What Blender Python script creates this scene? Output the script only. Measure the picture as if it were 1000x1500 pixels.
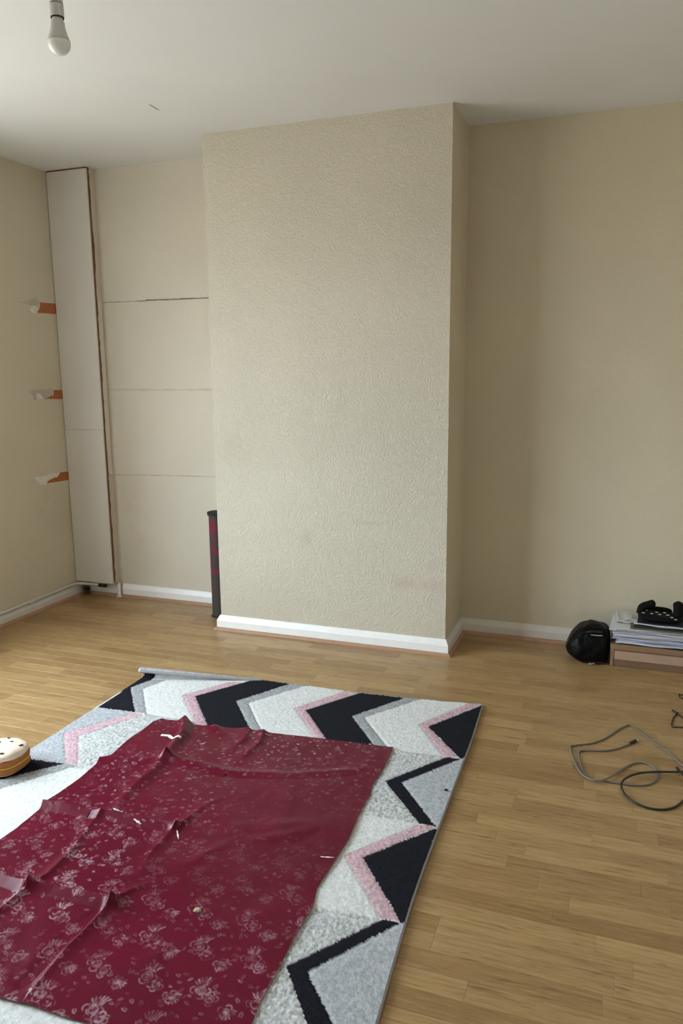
import bpy, math, random
import numpy as np
from mathutils import Matrix, Vector

for o in list(bpy.data.objects):
    bpy.data.objects.remove(o)
scene = bpy.context.scene
COL = scene.collection
random.seed(7)
rng = np.random.default_rng(11)

# ------------------------------------------------------------------ camera
cam_d = bpy.data.cameras.new('camera')
cam = bpy.data.objects.new('camera', cam_d)
COL.objects.link(cam)
cam_d.sensor_fit = 'VERTICAL'
cam_d.sensor_height = 24.0
cam_d.lens = 1140.83 / 1500 * 24.0
cam_d.clip_start = 0.02
CAM_R = Vector((0.9387, 0.3447, -0.0104))
CAM_U = Vector((-0.0534, 0.1751, 0.9831))
CAM_F = Vector((-0.3407, 0.9222, -0.1828))
CAM_P = Vector((1.9722, -3.4871, 1.3580))
rot = Matrix((CAM_R, CAM_U, -CAM_F)).transposed().to_4x4()
cam.matrix_world = Matrix.Translation(CAM_P) @ rot
scene.camera = cam

# ------------------------------------------------------------------ light
# room numbers (metres): breast face y = 0, alcove walls y = AD
H = 2.45          # ceiling
AD = 0.3565       # alcove depth
BX = 1.204        # chimney breast width
LX = -1.1606      # left wall
RX = 2.95         # right wall
RY = -4.6         # rear wall
WY0, WY1, WZ0, WZ1 = -2.80, -0.92, 0.40, 2.12     # window opening in the left wall

w = bpy.data.worlds.new('overcast_sky')
scene.world = w
w.use_nodes = True
nt = w.node_tree
nt.nodes.clear()
out = nt.nodes.new('ShaderNodeOutputWorld')
bg = nt.nodes.new('ShaderNodeBackground')
tc = nt.nodes.new('ShaderNodeTexCoord')
sep = nt.nodes.new('ShaderNodeSeparateXYZ')
ramp = nt.nodes.new('ShaderNodeValToRGB')
ramp.color_ramp.elements[0].position = 0.46
ramp.color_ramp.elements[0].color = (0.36, 0.36, 0.33, 1)     # ground outside
ramp.color_ramp.elements[1].position = 0.54
ramp.color_ramp.elements[1].color = (0.775, 0.905, 1.0, 1)      # overcast sky
mr = nt.nodes.new('ShaderNodeMapRange')
mr.inputs['From Min'].default_value = -1
nt.links.new(tc.outputs['Generated'], sep.inputs[0])
nt.links.new(sep.outputs['Z'], mr.inputs['Value'])
nt.links.new(mr.outputs[0], ramp.inputs[0])
nt.links.new(ramp.outputs[0], bg.inputs['Color'])
nt.links.new(bg.outputs[0], out.inputs[0])
bg.inputs['Strength'].default_value = 7.0

pl = bpy.data.lights.new('window_portal', 'AREA')
pl.shape = 'RECTANGLE'
pl.size = WZ1 - WZ0
pl.size_y = WY1 - WY0
pl.cycles.is_portal = True
po = bpy.data.objects.new('window_portal', pl)
COL.objects.link(po)
po.matrix_world = Matrix.Translation((LX - 0.2, (WY0 + WY1) / 2, (WZ0 + WZ1) / 2)) @ Matrix.Rotation(-math.pi / 2, 4, 'Y')

vs = scene.view_settings
vs.view_transform = 'Standard'
vs.look = 'None'
vs.gamma = 1.0
vs.use_curve_mapping = False
vs.exposure = 1.50
scene.cycles.max_bounces = 10
scene.cycles.diffuse_bounces = 7

# ------------------------------------------------------------------ helpers
def lin(r, g, b):
    f = lambda c: c / 255 / 12.92 if c / 255 <= 0.04045 else ((c / 255 + 0.055) / 1.055) ** 2.4
    return (f(r), f(g), f(b))

class N:
    """small node-building helper for one material"""
    def __init__(self, name):
        m = bpy.data.materials.new(name)
        m.use_nodes = True
        self.m, self.t = m, m.node_tree
        self.b = self.t.nodes['Principled BSDF']
    def n(self, kind, **kw):
        x = self.t.nodes.new(kind)
        for k, v in kw.items():
            if hasattr(x, k):
                setattr(x, k, v)
            else:
                x.inputs[k.replace('_', ' ')].default_value = v
        return x
    def l(self, a, b):
        self.t.links.new(a, b)
    def pos(self, scale=(1, 1, 1)):
        g = self.n('ShaderNodeNewGeometry')
        mp = self.n('ShaderNodeMapping')
        mp.inputs['Scale'].default_value = scale
        self.l(g.outputs['Position'], mp.inputs['Vector'])
        return mp.outputs[0]
    def noise(self, vec, scale, detail=3, rough=0.5, dist=0.0):
        x = self.n('ShaderNodeTexNoise')
        x.inputs['Scale'].default_value = scale
        x.inputs['Detail'].default_value = detail
        x.inputs['Roughness'].default_value = rough
        x.inputs['Distortion'].default_value = dist
        self.l(vec, x.inputs['Vector'])
        return x.outputs['Fac']
    def mapr(self, v, a, b, c, d):
        x = self.n('ShaderNodeMapRange')
        for i, q in zip(('From Min', 'From Max', 'To Min', 'To Max'), (a, b, c, d)):
            x.inputs[i].default_value = q
        self.l(v, x.inputs['Value'])
        return x.outputs[0]
    def math(self, op, a, b):
        x = self.n('ShaderNodeMath', operation=op)
        for i, q in enumerate((a, b)):
            if isinstance(q, (int, float)):
                x.inputs[i].default_value = q
            else:
                self.l(q, x.inputs[i])
        return x.outputs[0]
    def mix(self, fac, a, b, blend='MIX'):
        x = self.n('ShaderNodeMix', data_type='RGBA', blend_type=blend)
        if isinstance(fac, (int, float)):
            x.inputs[0].default_value = fac
        else:
            self.l(fac, x.inputs[0])
        for i, q in ((6, a), (7, b)):
            if isinstance(q, tuple):
                x.inputs[i].default_value = (*q[:3], 1)
            else:
                self.l(q, x.inputs[i])
        return x.outputs[2]
    def bump(self, h, strength=0.5, dist=0.003):
        x = self.n('ShaderNodeBump')
        x.inputs['Strength'].default_value = strength
        x.inputs['Distance'].default_value = dist
        self.l(h, x.inputs['Height'])
        self.l(x.outputs[0], self.b.inputs['Normal'])
    def col(self, c):
        if isinstance(c, tuple):
            self.b.inputs['Base Color'].default_value = (*c[:3], 1)
        else:
            self.l(c, self.b.inputs['Base Color'])
    def rough(self, r, spec=0.5):
        if isinstance(r, (int, float)):
            self.b.inputs['Roughness'].default_value = r
        else:
            self.l(r, self.b.inputs['Roughness'])
        self.b.inputs['Specular IOR Level'].default_value = spec

def simple(name, c, rough=0.6, var=0.12, vs_=40.0, bump=0.0, bs=120.0, spec=0.4, metal=0.0):
    k = N(name)
    v = k.pos()
    f = k.noise(v, vs_, 4)
    k.col(k.mix(f, tuple(x * (1 - var) for x in c), tuple(min(1, x * (1 + var)) for x in c)))
    k.rough(rough, spec)
    k.b.inputs['Metallic'].default_value = metal
    if bump:
        k.bump(k.noise(v, bs, 3), bump, 0.002)
    return k.m

BASE = {}
def mesh_obj(name, V, F, mat, parent=None, loc=None, smooth=False):
    """V in world coordinates; the object's origin goes to loc (or its parent's base)"""
    V = np.asarray(V, float)
    base = np.array(BASE[parent.name] if parent is not None else (loc if loc is not None else (0, 0, 0)), float)
    me = bpy.data.meshes.new(name)
    me.from_pydata((V - base).tolist(), [], [list(f) for f in F])
    me.update()
    if smooth:
        me.polygons.foreach_set('use_smooth', [True] * len(me.polygons))
    o = bpy.data.objects.new(name, me)
    COL.objects.link(o)
    if mat is not None:
        me.materials.append(mat)
    if parent is not None:
        o.parent = parent
    else:
        o.location = base
    BASE[o.name] = tuple(base)
    return o

def grid_obj(name, P, mat, parent=None, loc=None, smooth=True, flip=False):
    """P: (rows, cols, 3) array -> quad grid, fast path"""
    n, m = P.shape[:2]
    base = np.array(BASE[parent.name] if parent is not None else (loc if loc is not None else (0, 0, 0)), float)
    me = bpy.data.meshes.new(name)
    me.vertices.add(n * m)
    me.vertices.foreach_set('co', (P.reshape(-1, 3) - base).astype(np.float32).ravel())
    i = np.arange(n * m).reshape(n, m)
    q = np.stack([i[:-1, :-1], i[1:, :-1], i[1:, 1:], i[:-1, 1:]], -1).reshape(-1, 4)
    if flip:
        q = q[:, ::-1]
    me.loops.add(q.size)
    me.loops.foreach_set('vertex_index', q.astype(np.int32).ravel())
    me.polygons.add(len(q))
    me.polygons.foreach_set('loop_start', np.arange(0, q.size, 4, dtype=np.int32))
    me.polygons.foreach_set('loop_total', np.full(len(q), 4, np.int32))
    me.polygons.foreach_set('use_smooth', np.full(len(q), smooth))
    me.update(calc_edges=True)
    o = bpy.data.objects.new(name, me)
    COL.objects.link(o)
    me.materials.append(mat)
    if parent is not None:
        o.parent = parent
    else:
        o.location = base
    BASE[o.name] = tuple(base)
    return o

def vcol(o, name, C):
    a = o.data.color_attributes.new(name, 'FLOAT_COLOR', 'POINT')
    C = np.asarray(C, np.float32)
    if C.shape[1] == 3:
        C = np.concatenate([C, np.ones((len(C), 1), np.float32)], 1)
    a.data.foreach_set('color', C.ravel())

def thing(name, label, cat, loc, group=None):
    o = bpy.data.objects.new(name, None)
    COL.objects.link(o)
    o.location = loc
    o.empty_display_size = 0.05
    BASE[o.name] = tuple(loc)
    return tag(o, label, cat, group)

def tag(o, label, cat, group=None):
    o['label'] = label
    o['category'] = cat
    if group:
        o['group'] = group
    return o

def struct(o, label=None, cat=None):
    o['kind'] = 'structure'
    if label:
        o['label'] = label
    if cat:
        o['category'] = cat
    return o

def box(a, b):
    (x0, y0, z0), (x1, y1, z1) = a, b
    V = [(x0, y0, z0), (x1, y0, z0), (x1, y1, z0), (x0, y1, z0), (x0, y0, z1), (x1, y0, z1), (x1, y1, z1), (x0, y1, z1)]
    F = [(0, 3, 2, 1), (4, 5, 6, 7), (0, 1, 5, 4), (1, 2, 6, 5), (2, 3, 7, 6), (3, 0, 4, 7)]
    return V, F

def join(*parts):
    V, F = [], []
    for v, f in parts:
        k = len(V)
        V += [tuple(q) for q in v]
        F += [tuple(i + k for i in q) for q in f]
    return V, F

def cbox(a, b, c=0.002):
    """box with chamfered vertical and top edges"""
    (x0, y0, z0), (x1, y1, z1) = a, b
    def ring(i, z):
        return [(x0 + i + c, y0 + i, z), (x1 - i - c, y0 + i, z), (x1 - i, y0 + i + c, z), (x1 - i, y1 - i - c, z),
                (x1 - i - c, y1 - i, z), (x0 + i + c, y1 - i, z), (x0 + i, y1 - i - c, z), (x0 + i, y0 + i + c, z)]
    V = ring(c, z0) + ring(0, z0 + c) + ring(0, z1 - c) + ring(c, z1)
    F = [tuple(range(7, -1, -1)), tuple(range(24, 32))]
    for k in range(3):
        for i in range(8):
            j = (i + 1) % 8
            F.append((k * 8 + i, k * 8 + j, k * 8 + 8 + j, k * 8 + 8 + i))
    return V, F

def prism(poly, axis, a, b):
    """2-D polygon extruded along axis 'x','y' or 'z' from a to b"""
    def p(u, v, t):
        return {'x': (t, u, v), 'y': (u, t, v), 'z': (u, v, t)}[axis]
    n = len(poly)
    V = [p(u, v, a) for u, v in poly] + [p(u, v, b) for u, v in poly]
    F = [tuple(range(n))[::-1], tuple(range(n, 2 * n))] + [(i, (i + 1) % n, n + (i + 1) % n, n + i) for i in range(n)]
    return V, F

def lathe(prof, c, segs=28):
    V, F = [], []
    for r, z in prof:
        for k in range(segs):
            a = 2 * math.pi * k / segs
            V.append((c[0] + r * math.cos(a), c[1] + r * math.sin(a), c[2] + z))
    for i in range(len(prof) - 1):
        for k in range(segs):
            j = (k + 1) % segs
            F.append((i * segs + k, i * segs + j, (i + 1) * segs + j, (i + 1) * segs + k))
    F.append(tuple(range(segs))[::-1])
    F.append(tuple(range((len(prof) - 1) * segs, len(prof) * segs)))
    return V, F

def catmull(P, per=8):
    P = [np.array(q, float) for q in P]
    Q = [2 * P[0] - P[1]] + P + [2 * P[-1] - P[-2]]
    out = []
    for i in range(1, len(Q) - 2):
        for k in range(per):
            t = k / per
            a, b, c, d = Q[i - 1:i + 3]
            out.append(0.5 * (2 * b + (c - a) * t + (2 * a - 5 * b + 4 * c - d) * t * t + (3 * b - a - 3 * c + d) * t ** 3))
    out.append(P[-1])
    return out

def tube(path, r, segs=8, rfun=None):
    P = [np.array(q, float) for q in path]
    V, F = [], []
    up = np.array((0, 0, 1.0))
    prev = None
    for i, q in enumerate(P):
        t = P[min(i + 1, len(P) - 1)] - P[max(i - 1, 0)]
        t = t / (np.linalg.norm(t) + 1e-9)
        if prev is None:
            s = np.cross(t, up)
            if np.linalg.norm(s) < 1e-3:
                s = np.cross(t, (1, 0, 0))
        else:
            s = prev - t * (prev @ t)
        s = s / np.linalg.norm(s)
        prev = s
        u = np.cross(s, t)
        rr = r if rfun is None else rfun(i / (len(P) - 1))
        for k in range(segs):
            a = 2 * math.pi * k / segs
            V.append(tuple(q + rr * (math.cos(a) * s + math.sin(a) * u)))
    for i in range(len(P) - 1):
        for k in range(segs):
            j = (k + 1) % segs
            F.append((i * segs + k, i * segs + j, (i + 1) * segs + j, (i + 1) * segs + k))
    F.append(tuple(range(segs))[::-1])
    F.append(tuple(range((len(P) - 1) * segs, len(P) * segs)))
    return V, F

def blob(c, half, n=4.0, res=14, fn=None, rotz=0.0):
    """superellipsoid made from a subdivided cube; fn(unit point) -> offset point"""
    V, F, idx = [], [], {}
    def vid(p):
        k = tuple(round(q, 5) for q in p)
        if k not in idx:
            idx[k] = len(V)
            q = np.array(p, float)
            d = (np.abs(q) ** n).sum() ** (1 / n)
            q = q / d
            if fn is not None:
                q = fn(q)
            q = q * np.array(half)
            x, y = q[0] * math.cos(rotz) - q[1] * math.sin(rotz), q[0] * math.sin(rotz) + q[1] * math.cos(rotz)
            V.append((c[0] + x, c[1] + y, c[2] + q[2]))
        return idx[k]
    g = [math.tan((-1 + 2 * i / res) * math.pi / 4) for i in range(res + 1)]
    for ax in range(3):
        for s in (-1, 1):
            for i in range(res):
                for j in range(res):
                    q = []
                    for a, b in ((i, j), (i + 1, j), (i + 1, j + 1), (i, j + 1)):
                        p = [0, 0, 0]
                        p[ax] = s
                        p[(ax + 1) % 3] = g[a]
                        p[(ax + 2) % 3] = g[b]
                        q.append(vid(p))
                    F.append(tuple(q) if s > 0 else tuple(q[::-1]))
    return V, F

def poly_patch(pts, z0, z1, axis, seed=0, jag=0.0):
    """irregular patch: polygon with jagged edges, thickness along the axis"""
    r = random.Random(seed)
    P = []
    n = len(pts)
    for i in range(n):
        a, b = pts[i], pts[(i + 1) % n]
        for k in range(4):
            t = k / 4
            P.append((a[0] + (b[0] - a[0]) * t + r.uniform(-jag, jag), a[1] + (b[1] - a[1]) * t + r.uniform(-jag, jag)))
    return prism(P, axis, z0, z1)

# ------------------------------------------------------------------ materials
def wall_mat(name, c, relief, rscale, rough=0.75, stains_and_shade=(), var=0.05):
    k = N(name)
    v = k.pos()
    big = k.noise(v, 1.6, 4, 0.55)
    fine = k.noise(v, 90, 3, 0.6)
    colr = k.mix(k.mapr(big, 0.3, 0.7, 0, 1), tuple(x * (1 - var) for x in c), tuple(x * (1 + var) for x in c))
    colr = k.mix(k.mapr(fine, 0.3, 0.7, 0, 0.25), colr, tuple(x * 0.86 for x in c))
    for (p, rad, sc, amt) in stains_and_shade:
        g = k.n('ShaderNodeNewGeometry')
        s = k.n('ShaderNodeVectorMath', operation='SUBTRACT')
        s.inputs[1].default_value = p
        k.l(g.outputs['Position'], s.inputs[0])
        d = k.n('ShaderNodeVectorMath', operation='DIVIDE')
        d.inputs[1].default_value = rad
        k.l(s.outputs[0], d.inputs[0])
        ln = k.n('ShaderNodeVectorMath', operation='LENGTH')
        k.l(d.outputs[0], ln.inputs[0])
        f = k.mapr(ln.outputs['Value'], 1.0, 0.2, 0.0, 1.0)
        f = k.math('MULTIPLY', f, k.mapr(k.noise(v, 9, 4, 0.6, 0.5), 0.35, 0.65, 0.1, 1.0))
        f = k.math('MULTIPLY', f, amt)
        colr = k.mix(f, colr, sc)
    k.col(colr)
    k.rough(rough, 0.3)
    a = k.noise(v, rscale, 2.5, 0.55, 2.2)
    b = k.noise(v, rscale * 3.1, 2, 0.5, 0.6)
    k.bump(k.math('ADD', k.mapr(a, 0.35, 0.65, 0, 1), k.math('MULTIPLY', b, 0.35)), relief, 0.004)
    return k.m

CREAM = (0.60, 0.55, 0.45)
M_breast = wall_mat('breast_anaglypta', CREAM, 0.56, 52, stains_and_shade=(
    ((0.50, 0, 0.52), (0.05, 0.2, 0.05), (0.42, 0.38, 0.31), 0.5),
    ((0.13, 0, 0.98), (0.10, 0.2, 0.16), (0.44, 0.40, 0.32), 0.5),
    ((1.03, 0, 0.34), (0.16, 0.2, 0.05), (0.50, 0.38, 0.31), 0.6),
    ((1.14, 0, 0.36), (0.10, 0.2, 0.12), (0.56, 0.43, 0.37), 0.6),
    ((0.80, 0, 0.62), (0.12, 0.2, 0.015), (0.48, 0.43, 0.35), 0.6),
    ((0.10, 0, 2.40), (0.25, 0.2, 0.08), (0.52, 0.52, 0.38), 0.6)))
M_left = wall_mat('left_wall_paper', (0.635, 0.575, 0.45), 0.12, 60, stains_and_shade=(
    ((LX, 0.1, 0.55), (0.2, 0.25, 0.3), (0.55, 0.44, 0.36), 0.4),))  # darker, redder patch low on the wall
M_alc_l = wall_mat('left_alcove_paper', (0.68, 0.625, 0.525), 0.22, 50, stains_and_shade=(
    ((-0.75, AD, 0.5), (0.12, 0.2, 0.35), (0.55, 0.46, 0.31), 0.5),))
M_alc_r = wall_mat('right_alcove_paper', (0.60, 0.53, 0.395), 0.20, 60, stains_and_shade=(
    ((1.22, AD, 1.9), (0.10, 0.4, 0.5), (0.48, 0.33, 0.22), 0.35),))  # brown patch paints the shade into the corner beside the breast
M_ceil = N('ceiling_paint')
_v = M_ceil.pos()
M_ceil.col(M_ceil.mix(M_ceil.noise(_v, 2.2, 3), (0.705, 0.72, 0.715), (0.78, 0.79, 0.785)))
M_ceil.rough(0.7, 0.3)
M_ceil.bump(M_ceil.noise(_v, 5, 2), 0.3, 0.01)
M_ceil = M_ceil.m
M_skirt = simple('white_gloss_paint', (0.88, 0.88, 0.88), 0.35, 0.05, 20, 0.1, 60, 0.5)
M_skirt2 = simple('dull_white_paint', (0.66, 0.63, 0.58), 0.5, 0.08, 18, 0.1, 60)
M_mould = simple('brown_wood_moulding', (0.40, 0.235, 0.15), 0.5, 0.2, 60)
M_board = simple('white_melamine', (0.70, 0.67, 0.63), 0.55, 0.035, 6, 0.0)
M_brown = simple('raw_brown_board_edge', (0.17, 0.09, 0.05), 0.9, 0.4, 120, 0.4)
M_dark = simple('dark_gap', (0.03, 0.025, 0.022), 0.9)
M_brick = simple('bare_orange_brick', (0.40, 0.13, 0.045), 0.9, 0.25, 90, 0.5)
M_plast = simple('torn_white_plaster', (0.72, 0.70, 0.66), 0.95, 0.3, 70, 0.6, 150)
M_plast2 = simple('scraped_grey_plaster', (0.50, 0.45, 0.37), 0.95, 0.3, 60, 0.6, 150)
M_scar_shade = simple('shelf_dirt_gap_shade', (0.30, 0.25, 0.20), 0.9, 0.4, 60)
M_scar2 = simple('shelf_line_faint', (0.58, 0.52, 0.42), 0.9, 0.15, 60)
M_scar3 = simple('shelf_line_reddish', (0.50, 0.36, 0.27), 0.9, 0.3, 60)
M_under = simple('underlay', (0.16, 0.10, 0.05), 0.9)

def floor_mat():
    k = N('oak_laminate')
    at = k.n('ShaderNodeAttribute', attribute_name='tone')
    sp = k.n('ShaderNodeSeparateColor')
    k.l(at.outputs['Color'], sp.inputs[0])
    g = k.n('ShaderNodeNewGeometry')
    cb = k.n('ShaderNodeCombineXYZ')
    k.l(k.math('MULTIPLY', sp.outputs[1], 37.0), cb.inputs[0])
    k.l(k.math('MULTIPLY', sp.outputs[2], 53.0), cb.inputs[1])
    ad = k.n('ShaderNodeVectorMath', operation='ADD')
    k.l(g.outputs['Position'], ad.inputs[0])
    k.l(cb.outputs[0], ad.inputs[1])
    mp = k.n('ShaderNodeMapping')
    mp.inputs['Scale'].default_value = (1.6, 15, 1)
    k.l(ad.outputs[0], mp.inputs['Vector'])
    mp2 = k.n('ShaderNodeMapping')
    mp2.inputs['Scale'].default_value = (9, 190, 1)
    k.l(ad.outputs[0], mp2.inputs['Vector'])
    figure = k.noise(mp.outputs[0], 2.3, 5, 0.6, 1.4)
    pore = k.noise(mp2.outputs[0], 1.0, 3, 0.6, 0.2)
    wv = k.n('ShaderNodeTexWave', wave_type='BANDS', bands_direction='Y')
    wv.inputs['Scale'].default_value = 1.1
    wv.inputs['Distortion'].default_value = 9
    wv.inputs['Detail'].default_value = 3
    wv.inputs['Detail Scale'].default_value = 0.9
    k.l(mp.outputs[0], wv.inputs['Vector'])
    c = k.mix(sp.outputs[0], (0.295, 0.172, 0.068), (0.445, 0.290, 0.130))
    c = k.mix(k.mapr(figure, 0.52, 0.72, 0, 0.50), c, (0.21, 0.120, 0.048))
    c = k.mix(k.mapr(wv.outputs['Fac'], 0.75, 1.0, 0, 0.25), c, (0.20, 0.115, 0.046))
    c = k.mix(k.mapr(pore, 0.50, 0.72, 0, 0.45), c, (0.16, 0.09, 0.036))
    c = k.mix(k.mapr(figure, 0.42, 0.25, 0, 0.35), c, (0.50, 0.35, 0.18))
    mp3 = k.n('ShaderNodeMapping')
    mp3.inputs['Scale'].default_value = (10, 95, 1)
    k.l(ad.outputs[0], mp3.inputs['Vector'])
    fleck = k.noise(mp3.outputs[0], 1.3, 3, 0.55, 0.8)
    fl_ = k.math('MULTIPLY', k.mapr(fleck, 0.54, 0.68, 0, 0.75), k.mapr(figure, 0.40, 0.62, 0.1, 1.0))
    c = k.mix(fl_, c, (0.165, 0.088, 0.034))
    c = k.mix(k.mapr(fleck, 0.44, 0.30, 0, 0.30), c, (0.52, 0.37, 0.20))
    k.col(c)
    k.rough(k.mapr(pore, 0.3, 0.7, 0.30, 0.38), 0.5)
    k.bump(pore, 0.08, 0.0006)
    return k.m
M_floor = floor_mat()

# ------------------------------------------------------------------ room shell
TH = 0.22
fl = struct(mesh_obj('floor', *box((LX - TH, RY - TH, -0.20), (RX + TH, AD + TH, -0.009)), M_under),
            'oak strip laminate floor', 'floor')
struct(mesh_obj('ceiling', *box((LX - TH, RY - TH, H), (RX + TH, AD + TH, H + 0.15)), M_ceil), 'plain white ceiling', 'ceiling')
crack_pts = [(0.012, -0.452), (0.013, -0.425), (0.009, -0.40), (0.010, -0.377), (0.006, -0.40), (0.010, -0.425), (0.010, -0.452)]
mesh_obj('crack', *prism(crack_pts, 'z', H - 0.0015, H + 0.002), simple('crack_line', (0.22, 0.19, 0.16)), bpy.data.objects['ceiling'])
# left wall with its window opening
wl = join(box((LX - TH, RY - TH, -0.2), (LX, WY0, H)), box((LX - TH, WY1, -0.2), (LX, AD + TH, H)),
          box((LX - TH, WY0, -0.2), (LX, WY1, WZ0)), box((LX - TH, WY0, WZ1), (LX, WY1, H)))
wall_left = struct(mesh_obj('wall_left', *wl, M_left), 'beige left wall with three scraped shelf scars', 'wall')
wall_bl = struct(mesh_obj('wall_back_left', *box((LX, AD, -0.2), (0.05, AD + TH, H)), M_alc_l), 'back wall of the left alcove', 'wall')
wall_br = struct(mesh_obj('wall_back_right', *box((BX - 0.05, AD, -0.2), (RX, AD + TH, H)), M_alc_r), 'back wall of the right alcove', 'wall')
cb_ = prism([(0, 0), (BX, 0), (BX, AD + 0.05), (0, AD + 0.05)], 'z', -0.2, H)
wall_cb = struct(mesh_obj('wall_chimney_breast', *cb_, M_breast), 'projecting chimney breast in textured cream wallpaper', 'wall')
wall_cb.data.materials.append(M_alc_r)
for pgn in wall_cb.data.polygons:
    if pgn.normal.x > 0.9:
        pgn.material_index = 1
M_rear = wall_mat('rear_wall_paint', (0.74, 0.71, 0.64), 0.1, 60)
struct(mesh_obj('wall_right', *box((RX, RY - TH, -0.2), (RX + TH, AD + TH, H)), M_rear))
struct(mesh_obj('wall_rear', *box((LX, RY - TH, -0.2), (RX, RY, H)), M_rear))

# window in the left wall (lights the room)
k = N('window_glass')
tr = k.n('ShaderNodeBsdfTransparent')
gl = k.n('ShaderNodeBsdfGlossy')
gl.inputs['Roughness'].default_value = 0.02
mx = k.n('ShaderNodeMixShader')
mx.inputs[0].default_value = 0.06
k.l(tr.outputs[0], mx.inputs[1]); k.l(gl.outputs[0], mx.inputs[2])
k.l(mx.outputs[0], k.t.nodes['Material Output'].inputs[0])
M_glass = k.m
fx0, fx1 = LX - 0.16, LX - 0.10
fr = [box((fx0, WY0, WZ0), (fx1, WY1, WZ0 + 0.06)), box((fx0, WY0, WZ1 - 0.06), (fx1, WY1, WZ1)),
      box((fx0, WY0, WZ0 + 0.06), (fx1, WY0 + 0.06, WZ1 - 0.06)), box((fx0, WY1 - 0.06, WZ0 + 0.06), (fx1, WY1, WZ1 - 0.06))]
for f in (1 / 3, 2 / 3):
    yy = WY0 + (WY1 - WY0) * f
    fr.append(box((fx0, yy - 0.035, WZ0 + 0.06), (fx1, yy + 0.035, WZ1 - 0.06)))
win = struct(mesh_obj('window_1', *join(*fr), M_skirt), 'white framed window', 'window')
for i in range(3):
    a = WY0 + (WY1 - WY0) * i / 3 + 0.03
    b = WY0 + (WY1 - WY0) * (i + 1) / 3 - 0.03
    mesh_obj('pane', *box((LX - 0.132, a, WZ0 + 0.05), (LX - 0.128, b, WZ1 - 0.05)), M_glass, win)
mesh_obj('window_sill', *box((LX - 0.10, WY0, WZ0 - 0.02), (LX + 0.06, WY1, WZ0 + 0.005)), M_skirt, win)

# ---- skirting boards and quadrant mouldings
HS = 0.0773
SK = [(0, 0), (0.018, 0), (0.018, 0.050), (0.015, 0.056), (0.008, 0.072), (0.004, HS), (0, HS)]
QD = [(0.018, 0.0)] + [(0.018 + 0.015 * math.cos(a), 0.015 * math.sin(a)) for a in [0.0, 0.35, 0.7, 1.05, 1.4, math.pi / 2]]
def run(name, prof, p, q, nrm, m0, m1, mat, label=None):
    """profile (depth, z) swept from p to q (floor points); nrm = direction into the room; m0/m1 mitre slopes"""
    p, q, nr = np.array(p, float), np.array(q, float), np.array(nrm, float)
    t = (q - p) / np.linalg.norm(q - p)
    V = []
    for base, m in ((p, -m0), (q, m1)):
        for d, z in prof:
            g = base + nr * d + t * (m * d)
            V.append((g[0], g[1], z))
    n = len(prof)
    F = [tuple(range(n)), tuple(range(2 * n - 1, n - 1, -1))] + [(i, n + i, n + (i + 1) % n, (i + 1) % n) for i in range(n)]
    o = struct(mesh_obj(name, V, F, mat))
    if label:
        o['label'] = label
    return o
run('baseboard_breast_front', SK, (0, 0), (BX, 0), (0, -1), 1, 1, M_skirt, 'bright white skirting along the chimney breast front')
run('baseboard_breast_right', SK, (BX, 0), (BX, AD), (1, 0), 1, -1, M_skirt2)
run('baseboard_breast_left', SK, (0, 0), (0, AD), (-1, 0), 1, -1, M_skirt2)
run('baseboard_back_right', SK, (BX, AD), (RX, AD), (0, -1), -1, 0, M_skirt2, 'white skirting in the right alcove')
run('baseboard_back_left', SK, (-0.865, AD), (0, AD), (0, -1), 0, -1, M_skirt, 'white skirting in the left alcove')
run('baseboard_under_boxing', [(d, z * 0.9) for d, z in SK], (-1.10, AD), (-0.895, AD), (0, -1), 0, 0, M_skirt)
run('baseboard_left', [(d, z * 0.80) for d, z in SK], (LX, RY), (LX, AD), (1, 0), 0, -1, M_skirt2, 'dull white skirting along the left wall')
run('trim_1', QD, (0, 0), (BX, 0), (0, -1), 1, 1, M_mould, 'brown moulding along the chimney breast skirting')
run('trim_2', QD, (BX, 0), (BX, AD), (1, 0), 1, -1, M_mould)
run('trim_3', QD, (0, 0), (0, AD), (-1, 0), 1, -1, M_mould)
run('trim_4', QD, (BX, AD), (RX, AD), (0, -1), -1, 0, M_mould)
run('trim_5', QD, (-1.09, AD), (0, AD), (0, -1), 0, -1, M_mould)
run('trim_6', QD, (LX, RY), (LX, AD - 0.05), (1, 0), 0, 0, M_mould)

# ---- floor strips
ROW = 0.0615
fixed = {-2: [1.758, 2.116], 0: [1.669], 1: [1.757], 2: [1.7175], 3: [1.81], 4: [1.893], 5: [1.857], 6: [1.962],
         7: [2.047, 1.594], 8: [2.0075, 1.595], 9: [1.985], 10: [1.70]}
tones_fixed = {}
strips = []
kmin = int(math.floor((-1.377 - AD) / ROW)) - 1
kmax = int(math.ceil((-1.377 - RY) / ROW)) + 1
for kk in range(kmin, kmax):
    yc = -1.377 - ROW * kk
    y0, y1 = max(RY, yc - ROW / 2), min(AD, yc + ROW / 2)
    if y1 - y0 < 0.005:
        continue
    fx = sorted(fixed.get(kk, []))
    ends = list(fx) if fx else [1.2 + random.uniform(0, 0.5)]
    while ends[0] > LX:
        ends.insert(0, ends[0] - random.uniform(0.26, 0.50))
    while ends[-1] < RX:
        ends.append(ends[-1] + random.uniform(0.28, 0.48))
    for a, b in zip(ends[:-1], ends[1:]):
        a, b = max(a, LX), min(b, RX)
        if b - a > 0.02:
            strips.append((a, b, y0, y1))
def to_px(x, y, z=0.0):
    d = Vector((x, y, z)) - CAM_P
    zz = d.dot(CAM_F)
    if zz < 0.05:
        return None
    return 500 + 1140.83 * d.dot(CAM_R) / zz, 750 - 1140.83 * d.dot(CAM_U) / zz
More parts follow.
